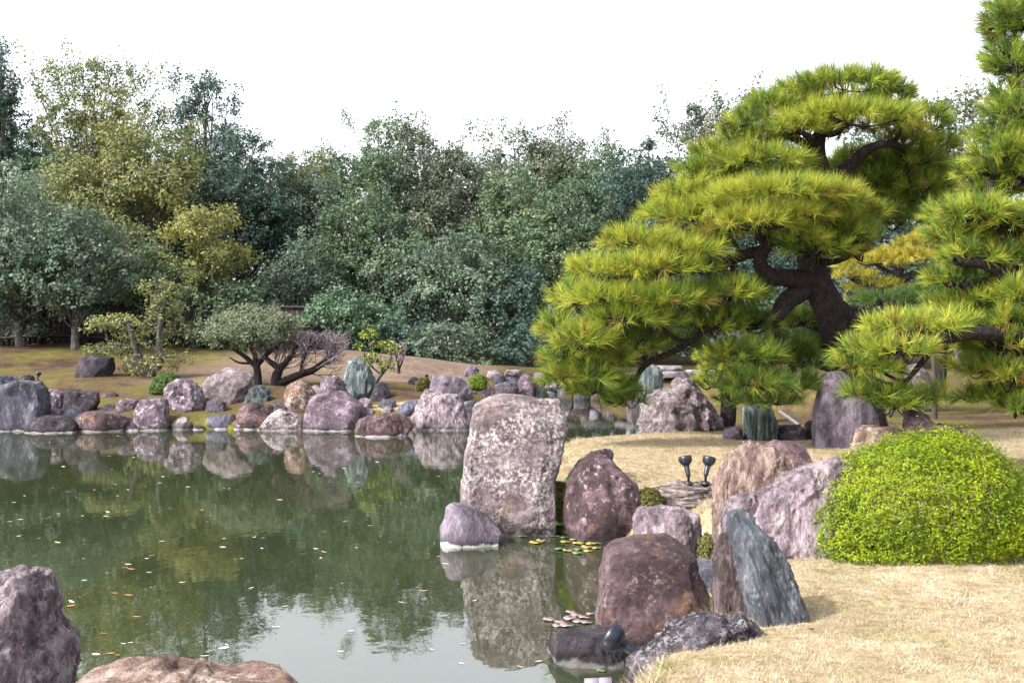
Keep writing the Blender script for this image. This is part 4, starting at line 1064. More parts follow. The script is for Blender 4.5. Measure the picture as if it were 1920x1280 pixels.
pads = [
    (1585, 162, 105, 40, 0.0, .45), (1500, 165, 45, 26, .3, .4), (1668, 180, 48, 40, .2, .35), (1455, 205, 72, 42, .1, .42), (1405, 225, 45, 36, -.1, .42), (1385, 250, 40, 30, .1, .4),
    (1590, 225, 125, 34, -.5, .62), (1500, 240, 60, 30, -.5, .6), (1690, 225, 50, 36, -.1, .5), (1745, 225, 38, 52, .5, .3),
    (1345, 285, 50, 34, .2, .5), (1430, 300, 80, 40, -.3, .48), (1480, 325, 50, 28, -.4, .48), (1320, 320, 50, 34, .1, .45),
    (1470, 365, 125, 38, -.9, .68), (1560, 375, 70, 38, -.8, .6), (1360, 385, 70, 42, -.6, .62), (1420, 415, 85, 38, -1.1, .75), (1500, 400, 60, 32, -1.1, .68),
    (1290, 360, 55, 38, -.2, .6), (1255, 395, 50, 38, -.3, .6), (1300, 405, 60, 36, -.5, .62),
    (1580, 425, 62, 55, -.7, .42), (1540, 460, 62, 42, -.8, .4), (1600, 470, 40, 34, -.4, .35),
    (1205, 450, 75, 40, -.6, .68), (1275, 470, 75, 34, -.8, .66), (1140, 505, 70, 42, -.8, .7), (1220, 500, 80, 34, -1.0, .7), (1300, 500, 50, 28, -.9, .6),
    (1080, 555, 48, 46, -.8, .65), (1150, 560, 80, 40, -1.1, .66), (1230, 560, 80, 38, -1.1, .5), (1290, 555, 55, 36, -.9, .45),
    (1042, 610, 34, 50, -.8, .62), (1090, 635, 60, 44, -1.2, .58), (1052, 665, 40, 42, -1.0, .5), (1130, 670, 60, 48, -.8, .4), (1095, 700, 60, 40, -1.0, .4), (1150, 725, 55, 34, -.7, .3), (1190, 640, 60, 50, -.5, .35), (1170, 595, 70, 40, -1.1, .5), (1240, 600, 50, 36, -.9, .4),
    (1120, 728, 60, 34, -.9, .35), (1172, 748, 46, 24, -.7, .3), (1058, 705, 44, 36, -1.0, .42), (1545, 640, 46, 40, .9, .28), (1505, 600, 44, 34, .8, .28), (1330, 455, 50, 30, -.5, .5), (1350, 330, 50, 32, .2, .5),
    (1355, 550, 70, 40, -.7, .42), (1400, 545, 50, 34, -.3, .3), (1330, 600, 62, 46, -.5, .32), (1400, 605, 58, 48, -.3, .28), (1270, 640, 45, 34, -.3, .25),
    (1400, 665, 70, 44, -.6, .42), (1470, 650, 50, 52, .4, .25), (1520, 670, 48, 52, .5, .25), (1420, 715, 66, 42, -.8, .25), (1490, 720, 50, 36, -.3, .25), (1440, 750, 60, 28, -.7, .22),
    (1610, 300, 62, 36, 1.3, .3), (1570, 330, 50, 30, 1.2, .28), (1640, 335, 56, 36, .8, .3), (1600, 355, 50, 30, .7, .3), (1700, 265, 50, 34, .4, .38), (1735, 345, 56, 44, .6, .32), (1650, 405, 50, 34, .4, .3), (1715, 300, 60, 36, .5, .32), (1500, 445, 50, 34, -.9, .42), (1600, 440, 50, 40, -.8, .42), (1620, 395, 46, 40, -.3, .38), (1365, 430, 55, 34, -.7, .6), (1335, 365, 50, 34, -.1, .55), (1375, 300, 50, 32, 0, .5), (1430, 260, 50, 26, 0, .48), (1530, 200, 60, 26, .1, .45), (1640, 200, 50, 26, .1, .42),
    (1690, 320, 70, 44, .9, .28), (1755, 320, 44, 50, .9, .3), (1720, 375, 72, 40, .9, .28), (1650, 365, 50, 40, 1.0, .25), (1690, 410, 60, 30, .9, .25), (1640, 300, 40, 24, .9, .3), (1760, 270, 34, 34, .7, .35),
]
pine('pine_tree', 'great trained black pine with cloud pads of needles leaning over the water', trunk, limbs, pads, Yp, 11, LM['pine'], L=0.225, w=0.0085, nneed=38, loc=(at(1622, 835, Yp + .4)[0], Yp + .4, 0.5))

# ------------------------------------------------------------------ near right-hand pine
Yr = 14.2
limbs_r = [
    [(1990, 640, 30), (1930, 560, 18, -.1), (1860, 500, 12, -.2), (1790, 490, 7, -.3)],
    [(1990, 560, 24), (1950, 430, 14), (1890, 390, 9, -.1), (1830, 380, 6, -.2)],
    [(1990, 440, 20), (1960, 300, 12), (1915, 200, 8), (1900, 90, 4)],
    [(1980, 650, 22), (1900, 630, 15, -.3), (1820, 625, 12, -.5), (1750, 640, 9, -.6), (1690, 645, 6, -.6)],
    [(1985, 700, 18), (1930, 690, 12, 0), (1870, 690, 7, -.1)],
    [(1760, 640, 7, -.6), (1720, 690, 5, -.5), (1690, 725, 3, -.4)],
]
pads_r = [
    (1878, 40, 34, 44, .2, .35), (1876, 112, 32, 34, .2, .36), (1900, 30, 52, 44, .1, .35), (1895, 120, 46, 40, 0, .38), (1900, 200, 52, 44, -.1, .42), (1870, 250, 44, 40, .1, .42), (1830, 320, 44, 36, .3, .42), (1850, 400, 60, 44, -.1, .48), (1780, 400, 44, 36, .4, .4), (1920, 280, 60, 50, -.1, .48), (1830, 480, 60, 44, -.1, .5), (1900, 600, 66, 46, -.2, .52), (1820, 680, 50, 36, .1, .42), (1870, 740, 44, 34, 0, .42), (1790, 620, 44, 30, 0, .45),
    (1950, 40, 60, 50, 0, .3), (1885, 95, 34, 30, .2, .35), (1940, 190, 60, 50, .2, .4), (1890, 170, 40, 36, .2, .4), (1865, 315, 44, 36, .1, .45), (1820, 455, 60, 44, .4, .4), (1925, 470, 60, 50, .2, .45), (1880, 425, 60, 40, .4, .4), (1935, 640, 60, 60, .2, .5), (1930, 740, 50, 50, 0, .5), (1800, 570, 70, 40, .5, .4), (1860, 640, 60, 40, .4, .35),
    (1905, 60, 50, 50, .3, .3), (1915, 130, 55, 40, .2, .35), (1900, 5, 44, 26, .3, .3), (1905, 220, 55, 50, 0, .45), (1880, 285, 60, 44, -.1, .5), (1925, 330, 60, 50, 0, .5),
    (1860, 350, 60, 44, .3, .45), (1835, 400, 70, 48, -.2, .5), (1905, 410, 60, 50, -.1, .5), (1790, 440, 55, 40, .2, .42), (1880, 480, 80, 50, .1, .5), (1800, 520, 70, 42, .2, .4),
    (1860, 560, 80, 44, .2, .45), (1915, 550, 60, 50, -.3, .6),
    (1710, 610, 95, 36, -.4, .62), (1775, 600, 55, 30, -.2, .55), (1630, 650, 62, 38, -.5, .58), (1690, 655, 66, 34, -.8, .62), (1600, 680, 38, 32, -.4, .45), (1650, 690, 45, 26, -.5, .45),
    (1640, 735, 62, 34, -.3, .32), (1715, 740, 66, 30, -.2, .3), (1680, 755, 40, 22, -.4, .3), (1830, 610, 60, 34, .1, .4), (1890, 640, 70, 44, -.2, .5), (1850, 690, 55, 38, -.1, .45), (1900, 700, 55, 46, -.3, .55), (1840, 740, 50, 30, .1, .35), (1905, 760, 40, 34, -.3, .5),
]
pine('pine_tree', 'bright green long-needled pine filling the right edge', [(2030, 900, 46), (2020, 760, 42), (2010, 600, 34), (2005, 420, 26), (1995, 250, 16), (1975, 100, 9), (1960, -20, 5)], limbs_r, pads_r, Yr, 21, LM['pine'], L=0.19, tbase=.5, loc=(at(2010, 900, Yr)[0], Yr, 0.5))

# low pines in the middle ground
pine('pine_tree', 'small round pine with thick dark stem between the craggy boulder and the schist pillar', [(1362, 800, 15), (1366, 760, 14), (1360, 720, 10), (1350, 680, 6)], [[(1366, 750, 9), (1385, 735, 6), (1395, 720, 4)]],
     [(1335, 715, 42, 30, 0, .55), (1375, 725, 34, 28, .1, .45), (1345, 665, 45, 26, 0, .6), (1395, 690, 34, 30, .3, .4), (1350, 690, 40, 26, 0, .55), (1370, 745, 30, 18, 0, .3)], 21.2, 31, LM['pine'], L=0.14, nneed=34, loc=(at(1362, 800, 21.2)[0], 21.2, 0.45))
pine('pine_tree', 'golden flat-topped pine glowing behind the great trunk', [(1690, 690, 14), (1680, 600, 13), (1670, 540, 11), (1690, 500, 8)], [[(1680, 560, 8), (1630, 535, 6), (1600, 525, 4)], [(1680, 530, 8), (1740, 500, 6), (1770, 480, 4)]],
     [(1640, 490, 70, 24, 0, .7), (1700, 480, 75, 30, 0, .7), (1600, 515, 40, 20, 0, .6), (1770, 440, 60, 30, .3, .6), (1730, 455, 50, 26, .2, .55), (1640, 535, 55, 22, .2, .3), (1610, 560, 30, 22, .3, .3), (1800, 420, 50, 30, .4, .7), (1850, 410, 50, 30, .4, .7)], 28.0, 32, LM['pine_gold'], L=0.16, dens=0.7, nneed=30, w=0.011, brown=0, loc=(at(1690, 690, 28)[0], 28, 0.55))
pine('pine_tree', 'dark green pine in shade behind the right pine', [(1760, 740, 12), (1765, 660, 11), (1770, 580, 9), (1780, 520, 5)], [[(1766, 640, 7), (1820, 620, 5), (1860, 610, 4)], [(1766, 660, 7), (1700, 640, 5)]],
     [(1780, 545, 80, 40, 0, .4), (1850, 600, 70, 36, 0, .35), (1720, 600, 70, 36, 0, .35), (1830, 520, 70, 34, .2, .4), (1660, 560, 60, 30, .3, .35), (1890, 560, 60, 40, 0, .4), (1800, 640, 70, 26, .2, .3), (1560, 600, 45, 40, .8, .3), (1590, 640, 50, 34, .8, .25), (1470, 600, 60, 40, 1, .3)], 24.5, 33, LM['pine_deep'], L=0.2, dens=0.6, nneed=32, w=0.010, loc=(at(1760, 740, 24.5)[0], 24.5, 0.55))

# ------------------------------------------------------------------ lime green clipped bush
def bush(name, label, poly, Y, T, pal, leaf, dens, seed, box=0.62, cat='bush', bumps=0.06, stems=True, sprout=0.0, group=None, center=None, bias=0.0):
    rs = np.random.RandomState(seed)
    v, f, c, zmin = solid_from_outline(poly, Y, T, 4, box, 0.05, 0.0, center)
    nr = vnormals(v, f)
    if ((v - np.array([c[0], Y, c[1]])) * nr).sum() < 0: nr = -nr
    A = np.linalg.norm(np.cross(v[f[:, 1]] - v[f[:, 0]], v[f[:, 2]] - v[f[:, 0]]), axis=1) / 2
    n = int(A.sum() * dens)
    k = rs.choice(len(f), n, p=A / A.sum())
    b = rs.dirichlet((1, 1, 1), n)
    P = (v[f[k]] * b[:, :, None]).sum(1); Nn = (nr[f[k]] * b[:, :, None]).sum(1)
    size = math.sqrt(A.sum()) * 0.4
    off = fbm(P * 9 / max(size, .3) + seed, 4, 0.65) * bumps * size - rs.exponential(0.07 * size, n) * 0.9
    if sprout: off += (rs.rand(n) < 0.10) * rs.exponential(sprout, n) * np.clip(Nn[:, 2] + .35, 0, 1)
    P = P + Nn * off[:, None]
    keep = P[:, 2] > ground_z(P[:, 0], P[:, 1]) + 0.01
    P, Nn, off = P[keep], Nn[keep], off[keep]
    tt = np.clip(rs.normal(0.48 + bias, 0.14, len(P)) + fbm(P * 2.5, 2) * 0.4 + (rs.rand(len(P)) < 0.02) * 0.5, 0, 1)
    gz = float(ground_z(c[0], Y)[0])
    root = empty(name, (c[0], Y, gz), label, cat, group)
    vv, ff, tt = leaves(P, Nn + np.array([0, 0, 0.5]), leaf, rs, tt, 0.6, 0.5)
    mobj('foliage', vv, ff, LM[pal], root, tint=tt, smooth=False)
    if stems:
        mb = MB()
        for _ in range(16):
            e = v[rs.randint(len(v))]
            e = np.array([c[0], Y, c[1]]) + (e - np.array([c[0], Y, c[1]])) * 0.85
            e[2] = max(e[2], gz + 0.1)
            s = np.array([c[0] + rs.normal(0, .12 * size), Y + rs.normal(0, .08 * size), gz - 0.05])
            mb.add(*tube([s, (s + e) / 2 + rs.normal(0, .04 * size, 3), e], [0.015 * size, 0.01 * size, 0.003 * size], 5, 3))
        mb.build('stems', BARK2, root)
    return root

bush('clipped_bush', 'large lime green clipped azalea bush on the right lawn', [(1512, 1052), (1514, 985), (1530, 942), (1565, 895), (1610, 860), (1655, 832), (1710, 815), (1770, 808), (1820, 818), (1865, 850), (1895, 890), (1915, 940), (1922, 990), (1915, 1022), (1800, 1055), (1650, 1075), (1528, 1072)], 8.5, 0.62, 'lime', 0.0125, 13000, 3, sprout=0.035, bumps=0.11, center=(1725, 970))
bush('clipped_bush', 'dull green bush at the right edge beside the lime bush', [(1880, 1015), (1890, 940), (1915, 890), (1960, 880), (2010, 920), (2020, 1010)], 9.3, 0.4, 'ball', 0.017, 6000, 4, bias=0.15)
bush('round_shrub', 'dark green round clipped shrub among the left bank rocks', [(284, 742), (284, 722), (295, 706), (312, 699), (330, 703), (341, 714), (345, 742)], hit(310, 742) + 0.4, 0.42, 'ball', 0.035, 2600, 5)
bush('round_shrub', 'bright green ball shrub on the right end of the left bank', [(880, 728), (879, 713), (886, 703), (897, 701), (908, 705), (914, 714), (912, 728)], 31.5, 0.26, 'bright', 0.035, 3000, 6, bias=-.15)
bush('round_shrub', 'small brown-green shrub beside the blocky lilac boulder', [(779, 730), (780, 716), (790, 708), (802, 708), (808, 718), (808, 730)], 30.3, 0.24, 'scrub', 0.035, 2600, 7)
bush('low_shrub', 'brownish mossy tuft shrub left of the lamp stone', [(1198, 955), (1200, 925), (1212, 915), (1230, 918), (1242, 930), (1240, 955)], 12.1, 0.2, 'scrub', 0.022, 5200, 8)
bush('low_shrub', 'mossy grass tuft between the tall granite and the maroon boulder', [(1030, 1000), (1034, 925), (1045, 900), (1060, 905), (1064, 960), (1062, 1000)], 12.5, 0.16, 'scrub', 0.022, 5200, 9)
bush('low_shrub', 'yellow-brown tuft right of the mottled boulder', [(1308, 1050), (1312, 1012), (1325, 1000), (1342, 1005), (1345, 1050)], 9.9, 0.14, 'scrub', 0.02, 5200, 10)

# ------------------------------------------------------------------ small trees of the left bank
Yt = hit(270, 706) + 0.2
def layered(name, label, trunk_pts, limbs, pads, Y, pal, leaf, seed, dens=1.0, bark=BARK2, flat=True):
    rs = np.random.RandomState(seed)
    b0 = at(trunk_pts[0][0], trunk_pts[0][1], Y)
    root = empty(name, b0, label, 'tree')
    mb = MB()
    NPs = []
    for pts in [trunk_pts] + limbs:
        P = [at(p[0], p[1], Y + (p[3] if len(p) > 3 else 0)) for p in pts]
        mb.add(*tube(P, [p[2] * Y / F for p in pts], 8, 5, 0.08, seed))
        NPs.append(catmull(P, [p[2] * Y / F for p in pts], 3)[0])
    NPs = np.concatenate(NPs)
    V, NN, TT = [], [], []
    for (u, v_, hx, hy, dy, tb) in pads:
        c = at(u, v_, Y + dy); k = Y / F
        r = np.array([hx * k, hx * k * 0.85, hy * k])
        m = int(4 * math.pi * r[0] * (r[0] + r[2]) / 2 * 60 * dens * (0.06 / leaf) ** 1.7)
        d = rand_dirs(m, rs)
        lump = 1 + 0.4 * fbm(d * 2.3 + c * 2, 3)
        q = c + d * r * (lump * rs.uniform(0.3, 1.1, m) ** 0.4)[:, None]
        q = q + np.stack([fbm(q * 2.2 + 31, 3), fbm(q * 2.2 + 67, 3), fbm(q * 2.2 + 91, 3)], 1) * np.array([.32, .32, .16]) + rs.normal(0, .035, q.shape)
        kq = fbm(q * 3.4 + seed, 2) > -0.16
        q, d = q[kq], d[kq]; m = len(q)
        V.append(q); NN.append(d * np.array([.5, .5, .7]) + np.array([0, 0, .6])); TT.append(np.clip(rs.normal(tb, .2, m), 0, 1))
        s = NPs[np.argmin(np.linalg.norm(NPs - c + np.array([0, 0, .2]), axis=1))]
        mb.add(*tube([s, (s + c) / 2 + rs.normal(0, .06, 3), c], [0.035, 0.025, 0.012], 5, 3))
        for _ in range(7):
            e = q[rs.randint(len(q))]
            mb.add(*tube([c, (c + e) / 2 + rs.normal(0, .03, 3), e], [0.014, 0.009, 0.004], 4, 2))
    vv, ff, tt = leaves(np.concatenate(V), np.concatenate(NN), leaf, rs, np.concatenate(TT), .6, .45)
    mobj('crown', vv, ff, LM[pal], root, tint=tt, smooth=False)
    mb.build('trunk', bark, root)
    return root

layered('layered_tree', 'layered yellow-green garden tree with leaning trunk on the mossy slope', [(278, 712, 13), (268, 690, 10), (256, 660, 6), (246, 625, 5), (238, 598, 3)],
        [[(280, 705, 9), (300, 680, 6), (298, 640, 5), (300, 600, 4)], [(250, 650, 4), (215, 645, 3), (185, 655, 2)], [(268, 690, 5), (290, 672, 4), (320, 668, 3)]],
        [(215, 602, 48, 15, 0, .75), (192, 612, 30, 10, 0, .7), (245, 628, 32, 14, .1, .5), (205, 655, 42, 15, -.1, .5), (182, 662, 24, 10, 0, .5), (240, 650, 26, 14, .2, .35), (283, 640, 32, 18, .1, .4), (285, 685, 50, 22, -.1, .6), (325, 668, 34, 14, 0, .6), (300, 600, 45, 26, .5, .4), (310, 570, 40, 24, .6, .45), (335, 625, 30, 20, .4, .35), (255, 690, 22, 12, -.1, .5), (300, 540, 40, 20, .7, .6)], Yt, 'olive', 0.055, 41, dens=2.2)
Yu = hit(484, 722) + 0.1
layered('umbrella_tree', 'flat-topped grey-green umbrella tree on the left bank', [(484, 724, 8), (483, 700, 7), (480, 680, 6), (478, 662, 4)],
        [[(483, 690, 5), (455, 665, 4), (425, 648, 3), (405, 640, 2)], [(482, 685, 5), (505, 660, 4), (530, 645, 3)], [(480, 675, 4), (470, 645, 3), (460, 620, 2)], [(482, 680, 4), (450, 680, 2), (430, 670, 1)]],
        [(475, 605, 90, 22, 0, .6), (425, 625, 56, 16, 0, .55), (522, 620, 56, 18, 0, .55), (475, 627, 78, 14, -.2, .5), (400, 640, 26, 12, 0, .5), (480, 585, 45, 16, 0, .6), (450, 645, 50, 10, 0, .35), (540, 605, 28, 18, 0, .6)], Yu, 'umbrella', 0.045, 42, dens=2.6, bark=BARK)

# bare plum: twigs only
def bare_tree(name, label, starts, Y, seed, region, n_gen=5, mat=TWIG):
    rs = random.Random(seed)
    b0 = at(starts[0][0][0], starts[0][0][1], Y)
    root = empty(name, b0, label, 'tree')
    mb = MB(); tw = MB()
    tips = []
    for pts in starts:
        P = [at(p[0], p[1], Y + (p[3] if len(p) > 3 else 0)) for p in pts]
        mb.add(*tube(P, [p[2] * Y / F for p in pts], 7, 5, 0.1, seed))
        CP, CR = catmull(P, [p[2] * Y / F for p in pts], 4)
        for i in range(len(CP) // 3, len(CP), 1):
            tips.append((CP[i], CR[i] * 0.6, (CP[i] - CP[i - 1])))
    u0, u1, v0, v1 = region
    def grow(p, r, d, g):
        if g == 0: return
        for _ in range(2 if g > 2 else 3):
            nd = np.array(d) / (np.linalg.norm(d) + 1e-9) + np.array([rs.gauss(0, .6), rs.gauss(0, .55), rs.gauss(.28, .4)])
            nd /= np.linalg.norm(nd)
            L = rs.uniform(.2, .42) * (0.55 + 0.12 * g)
            e = p + nd * L
            uu = 960 + e[0] * F / e[1]; vv = VH - (e[2] - CAM[2]) * F / e[1]
            if not (u0 < uu < u1 and v0 < vv < v1): continue
            m = (p + e) / 2 + np.array([rs.gauss(0, .02), rs.gauss(0, .02), rs.gauss(0, .02)])
            tw.add(*tube([p, m, e], [max(r, .006), max(r * .8, .005), max(r * .62, .004)], 4, 2))
            grow(e, r * .62, nd, g - 1)
    for p, r, d in tips:
        grow(p, min(r, .03), d, n_gen)
    mb.build('trunk', BARK, root)
    if tw.n: tw.build('twigs', mat, root)
    return root
Yb = hit(510, 722)
bare_tree('bare_plum_tree', 'bare purple-twigged plum tree beside the umbrella tree', [[(515, 725, 10), (518, 705, 9), (522, 690, 7), (500, 672, 4), (505, 650, 3)], [(520, 720, 8), (560, 703, 7), (590, 692, 6), (615, 670, 4), (630, 650, 2)], [(522, 692, 6), (545, 670, 4), (560, 645, 3)], [(565, 700, 5), (570, 670, 3), (590, 640, 2)]], Yb, 51, (470, 660, 618, 712), 4)
bare_tree('bare_sapling', 'small leafless grey sapling behind the leafy sapling', [[(748, 700, 3), (746, 680, 2), (740, 662, 1.5)], [(748, 692, 2), (756, 670, 1.5), (752, 650, 1)]], 33.5, 52, (725, 765, 638, 700), 3)
layered('leafy_sapling', 'thin sapling with fresh yellow-green leaves behind the central rock', [(702, 738, 4), (706, 715, 3.5), (716, 698, 3), (708, 675, 2.5), (695, 650, 2)], [[(706, 712, 3), (725, 690, 2), (735, 660, 2)], [(712, 700, 2), (700, 690, 1.5), (690, 680, 1)]],
        [(690, 628, 15, 14, 0, .8), (705, 642, 12, 9, 0, .8), (722, 645, 16, 10, 0, .85), (735, 655, 10, 8, 0, .8), (705, 670, 14, 14, 0, .5), (725, 680, 15, 12, 0, .45), (690, 672, 12, 6, 0, .5), (735, 690, 8, 6, 0, .5), (682, 650, 8, 6, 0, .7)], 30.2, 'bright', 0.055, 43, dens=2.4)

# ------------------------------------------------------------------ wood behind
G = 'trees of the wood behind the garden'
T = [
    # name, label, u, vtop, vbot, hw, Y, palette, kwargs
    ('willow_oak', 'grey-teal spreading tree filling the left edge', 40, 290, 645, 130, 43.5, 'teal', dict(dens=1.2, seed=1, clump=.2)),
    ('willow_oak', 'grey-teal rounded tree just right of the left edge tree', 140, 380, 615, 75, 42.5, 'teal', dict(dens=1.2, seed=2, clump=.26)),
    ('maple_tree', 'golden yellow layered maple beside the dark evergreen', 385, 375, 600, 78, 47, 'yellow', dict(dens=1.0, seed=3, flat=.32, clump=.3, nclump=13)),
    ('broadleaf_tree', 'mid green tree behind the layered garden tree', 285, 455, 640, 80, 46.5, 'green', dict(dens=1.2, seed=4, bias=.1)),
    ('broadleaf_tree', 'yellow-green tree under the tall olive tree', 215, 400, 600, 75, 48, 'olive', dict(dens=1.1, seed=5)),
    ('broadleaf_tree', 'green shrubby tree low behind the golden maple', 420, 520, 645, 65, 46, 'green', dict(dens=1.1, seed=6)),
    ('broadleaf_tree', 'dark teal tree left of centre with deep shade', 570, 430, 645, 62, 50, 'teal', dict(dens=1.2, seed=7)),
    ('broadleaf_tree', 'bright mint green low tree behind the leafy sapling', 655, 540, 650, 62, 46, 'mint', dict(dens=1.3, seed=8, bias=.1)),
    ('broadleaf_tree', 'deep green tree above the mint green tree', 690, 330, 640, 90, 52, 'green', dict(dens=1.2, seed=9)),
    ('broadleaf_tree', 'dense teal tree centre left of the pointed tree', 775, 440, 660, 75, 50.5, 'teal', dict(dens=1.2, seed=10)),
    ('broadleaf_tree', 'pointed grey-green tree in the centre of the wood', 885, 425, 650, 72, 49, 'teal', dict(dens=1.25, seed=11, bias=.12)),
    ('broadleaf_shrub', 'grey-green bush at the edge of the earth mound', 832, 600, 680, 44, 44.5, 'teal', dict(dens=1.3, seed=12, clump=.35)),
    ('broadleaf_shrub', 'small low bush right of the bush on the mound edge', 905, 650, 690, 28, 44.5, 'green', dict(dens=1.2, seed=13, clump=.4, leaf=.09)),
    ('broadleaf_tree', 'dark tree left of the great pine tip', 970, 500, 665, 62, 49, 'dark', dict(dens=1.2, seed=14, bias=.15)),
    ('broadleaf_tree', 'tall green tree just left of the great pine', 1065, 340, 665, 90, 51, 'green', dict(dens=1.2, seed=15)),
    ('broadleaf_tree', 'low dark tree in the shade under the pine tip', 1060, 560, 680, 70, 48, 'dark', dict(dens=1.2, seed=16)),
    ('broadleaf_tree', 'tallest sparse olive tree at the upper left', 185, 105, 430, 120, 55, 'olive', dict(dens=.9, seed=17, sparse=1.25, clump=.2, nclump=30, bias=-.02)),
    ('broadleaf_tree', 'yellow-olive tree below the tallest sparse tree', 245, 195, 460, 110, 52, 'olive', dict(dens=1.0, seed=18, bias=.16, sparse=.7)),
    ('broadleaf_tree', 'sparse dark tree on the skyline left of the dark evergreen', 385, 125, 340, 62, 57, 'dark', dict(dens=.9, seed=19, sparse=.6, clump=.26, nclump=14)),
    ('evergreen_tree', 'dense dark evergreen left of centre', 455, 215, 600, 82, 53, 'dark', dict(dens=1.25, seed=20, flat=.6)),
    ('evergreen_tree', 'dark conifer at the far left skyline', 62, 228, 430, 42, 58, 'pine_far', dict(dens=1.3, seed=21, clump=.34)),
    ('broadleaf_tree', 'tall thin dark tree cut by the left frame edge', 2, 88, 330, 30, 50, 'dark', dict(dens=.9, seed=22, sparse=.5, clump=.34)),
    ('broadleaf_tree', 'yellowish crown on the skyline right of the dark evergreen', 578, 275, 460, 58, 60, 'olive', dict(dens=1.1, seed=23, bias=.1)),
    ('broadleaf_tree', 'grey-teal tree below the yellowish skyline crown', 590, 310, 560, 85, 55, 'teal', dict(dens=1.2, seed=24)),
    ('broadleaf_tree', 'tall open grey-green tree at centre left of the skyline', 705, 212, 460, 75, 58, 'green', dict(dens=.95, seed=25, sparse=.55, nclump=20, clump=.24)),
    ('broadleaf_tree', 'open-crowned tree with two top sprays on the skyline', 795, 230, 470, 60, 58, 'grey', dict(dens=.9, seed=26, sparse=.6, nclump=16, clump=.26)),
    ('broadleaf_tree', 'blue-grey dense tree in the middle of the skyline', 865, 268, 560, 90, 57, 'grey', dict(dens=1.1, seed=27, bias=-.1)),
    ('broadleaf_tree', 'lacy grey-green tree on the skyline right of centre', 975, 222, 480, 82, 59, 'grey', dict(dens=.9, seed=28, sparse=.75, nclump=24, clump=.22)),
    ('broadleaf_tree', 'lacy tree on the skyline between centre and the great pine', 1065, 245, 480, 75, 59, 'grey', dict(dens=.9, seed=29, sparse=.7, nclump=20, clump=.22)),
    ('broadleaf_tree', 'open tree on the skyline near the great pine crown', 1135, 268, 500, 62, 58, 'green', dict(dens=.9, seed=30, sparse=.5, nclump=14, clump=.26)),
    ('evergreen_tree', 'dark round crown on the skyline left of the great pine', 1210, 245, 540, 62, 56, 'dark', dict(dens=1.15, seed=31, bias=.1)),
    ('broadleaf_tree', 'lacy tree rising directly left of the great pine crown', 1310, 178, 460, 62, 54, 'grey', dict(dens=.9, seed=32, sparse=.55, nclump=16, clump=.25)),
    ('broadleaf_tree', 'thin crown peeping over the upper left of the great pine', 1410, 152, 420, 60, 54, 'grey', dict(dens=.9, seed=33, sparse=.6, nclump=14, clump=.25)),
    ('broadleaf_tree', 'green tree filling the gap behind the centre right skyline', 960, 300, 640, 100, 55, 'green', dict(dens=1.15, seed=34, bias=-.05)),
    ('broadleaf_tree', 'dark tree behind the left shoulder of the great pine', 1165, 310, 660, 90, 52, 'dark', dict(dens=1.15, seed=35)),
    ('broadleaf_tree', 'dark tree behind the great pine branches', 1320, 270, 670, 100, 50, 'dark', dict(dens=1.1, seed=36)),
    ('broadleaf_tree', 'dark tree behind the great pine trunk', 1480, 235, 680, 100, 48, 'dark', dict(dens=1.1, seed=37)),
    ('broadleaf_tree', 'dark tree between the great pine and the golden pine', 1630, 225, 680, 95, 46, 'dark', dict(dens=1.1, seed=38)),
    ('broadleaf_tree', 'pale feathery tree showing between the two pines', 1800, 165, 480, 75, 40, 'grey', dict(dens=1.0, seed=39, sparse=.25, nclump=15, clump=.27, leaf=.09, bias=.12)),
    ('broadleaf_tree', 'green tree behind the right-hand pine', 1800, 430, 680, 95, 44, 'green', dict(dens=1.0, seed=40)),
    ('broadleaf_tree', 'tree far back in the gap above the fence on the left', 110, 270, 560, 95, 57, 'green', dict(dens=1.1, seed=41)),
    ('broadleaf_tree', 'shaded tree behind the golden maple', 345, 230, 560, 75, 55, 'green', dict(dens=1.1, seed=42)),
    ('broadleaf_shrub', 'dark undergrowth bush at the foot of the dark evergreen', 500, 590, 660, 60, 47, 'dark', dict(dens=1.3, seed=43, clump=.32, bias=.1)),
    ('broadleaf_shrub', 'shaded undergrowth bush between mint tree and mound bush', 745, 590, 665, 55, 47, 'dark', dict(dens=1.3, seed=44, clump=.32, bias=.15)),
    ('broadleaf_shrub', 'dark undergrowth bush by the channel below the dark tree', 985, 620, 690, 45, 46, 'dark', dict(dens=1.3, seed=45, clump=.34)),
    ('broadleaf_shrub', 'dark undergrowth bush behind the fence end', 370, 590, 655, 45, 46.6, 'dark', dict(dens=1.3, seed=46, clump=.34, bias=.1)),
]
for name, label, u, vt, vb, hw, Y, pal, kw in T:
    broad_tree(name, label, 'bush' if 'shrub' in name else 'tree', u, vt, vb, hw, Y, pal, group=G, **kw)

# the mass of wood farther back
rs = np.random.RandomState(77)
nW = 52000
wu = rs.uniform(-200, 2150, nW)
topv = 300 + 50 * fbm(np.stack([wu * 0.012, wu * 0, wu * 0], 1), 3)
wv = topv + (690 - topv) * rs.rand(nW) ** 0.9
wYs = 66 + rs.uniform(0, 4, nW)
PW = np.stack([(wu - 960) * wYs / F, wYs, CAM[2] - (wv - VH) * wYs / F], 1)
vv, ff, tt = leaves(PW, np.tile([0, -.6, .6], (nW, 1)), 0.24, rs, np.clip(rs.normal(.4, .2, nW), 0, 1), tri=True)
tag(mobj('distant_wood', vv, ff, LM['dark'], tint=tt, smooth=False), 'dark mass of far wood closing the background', 'wood', None, 'stuff')

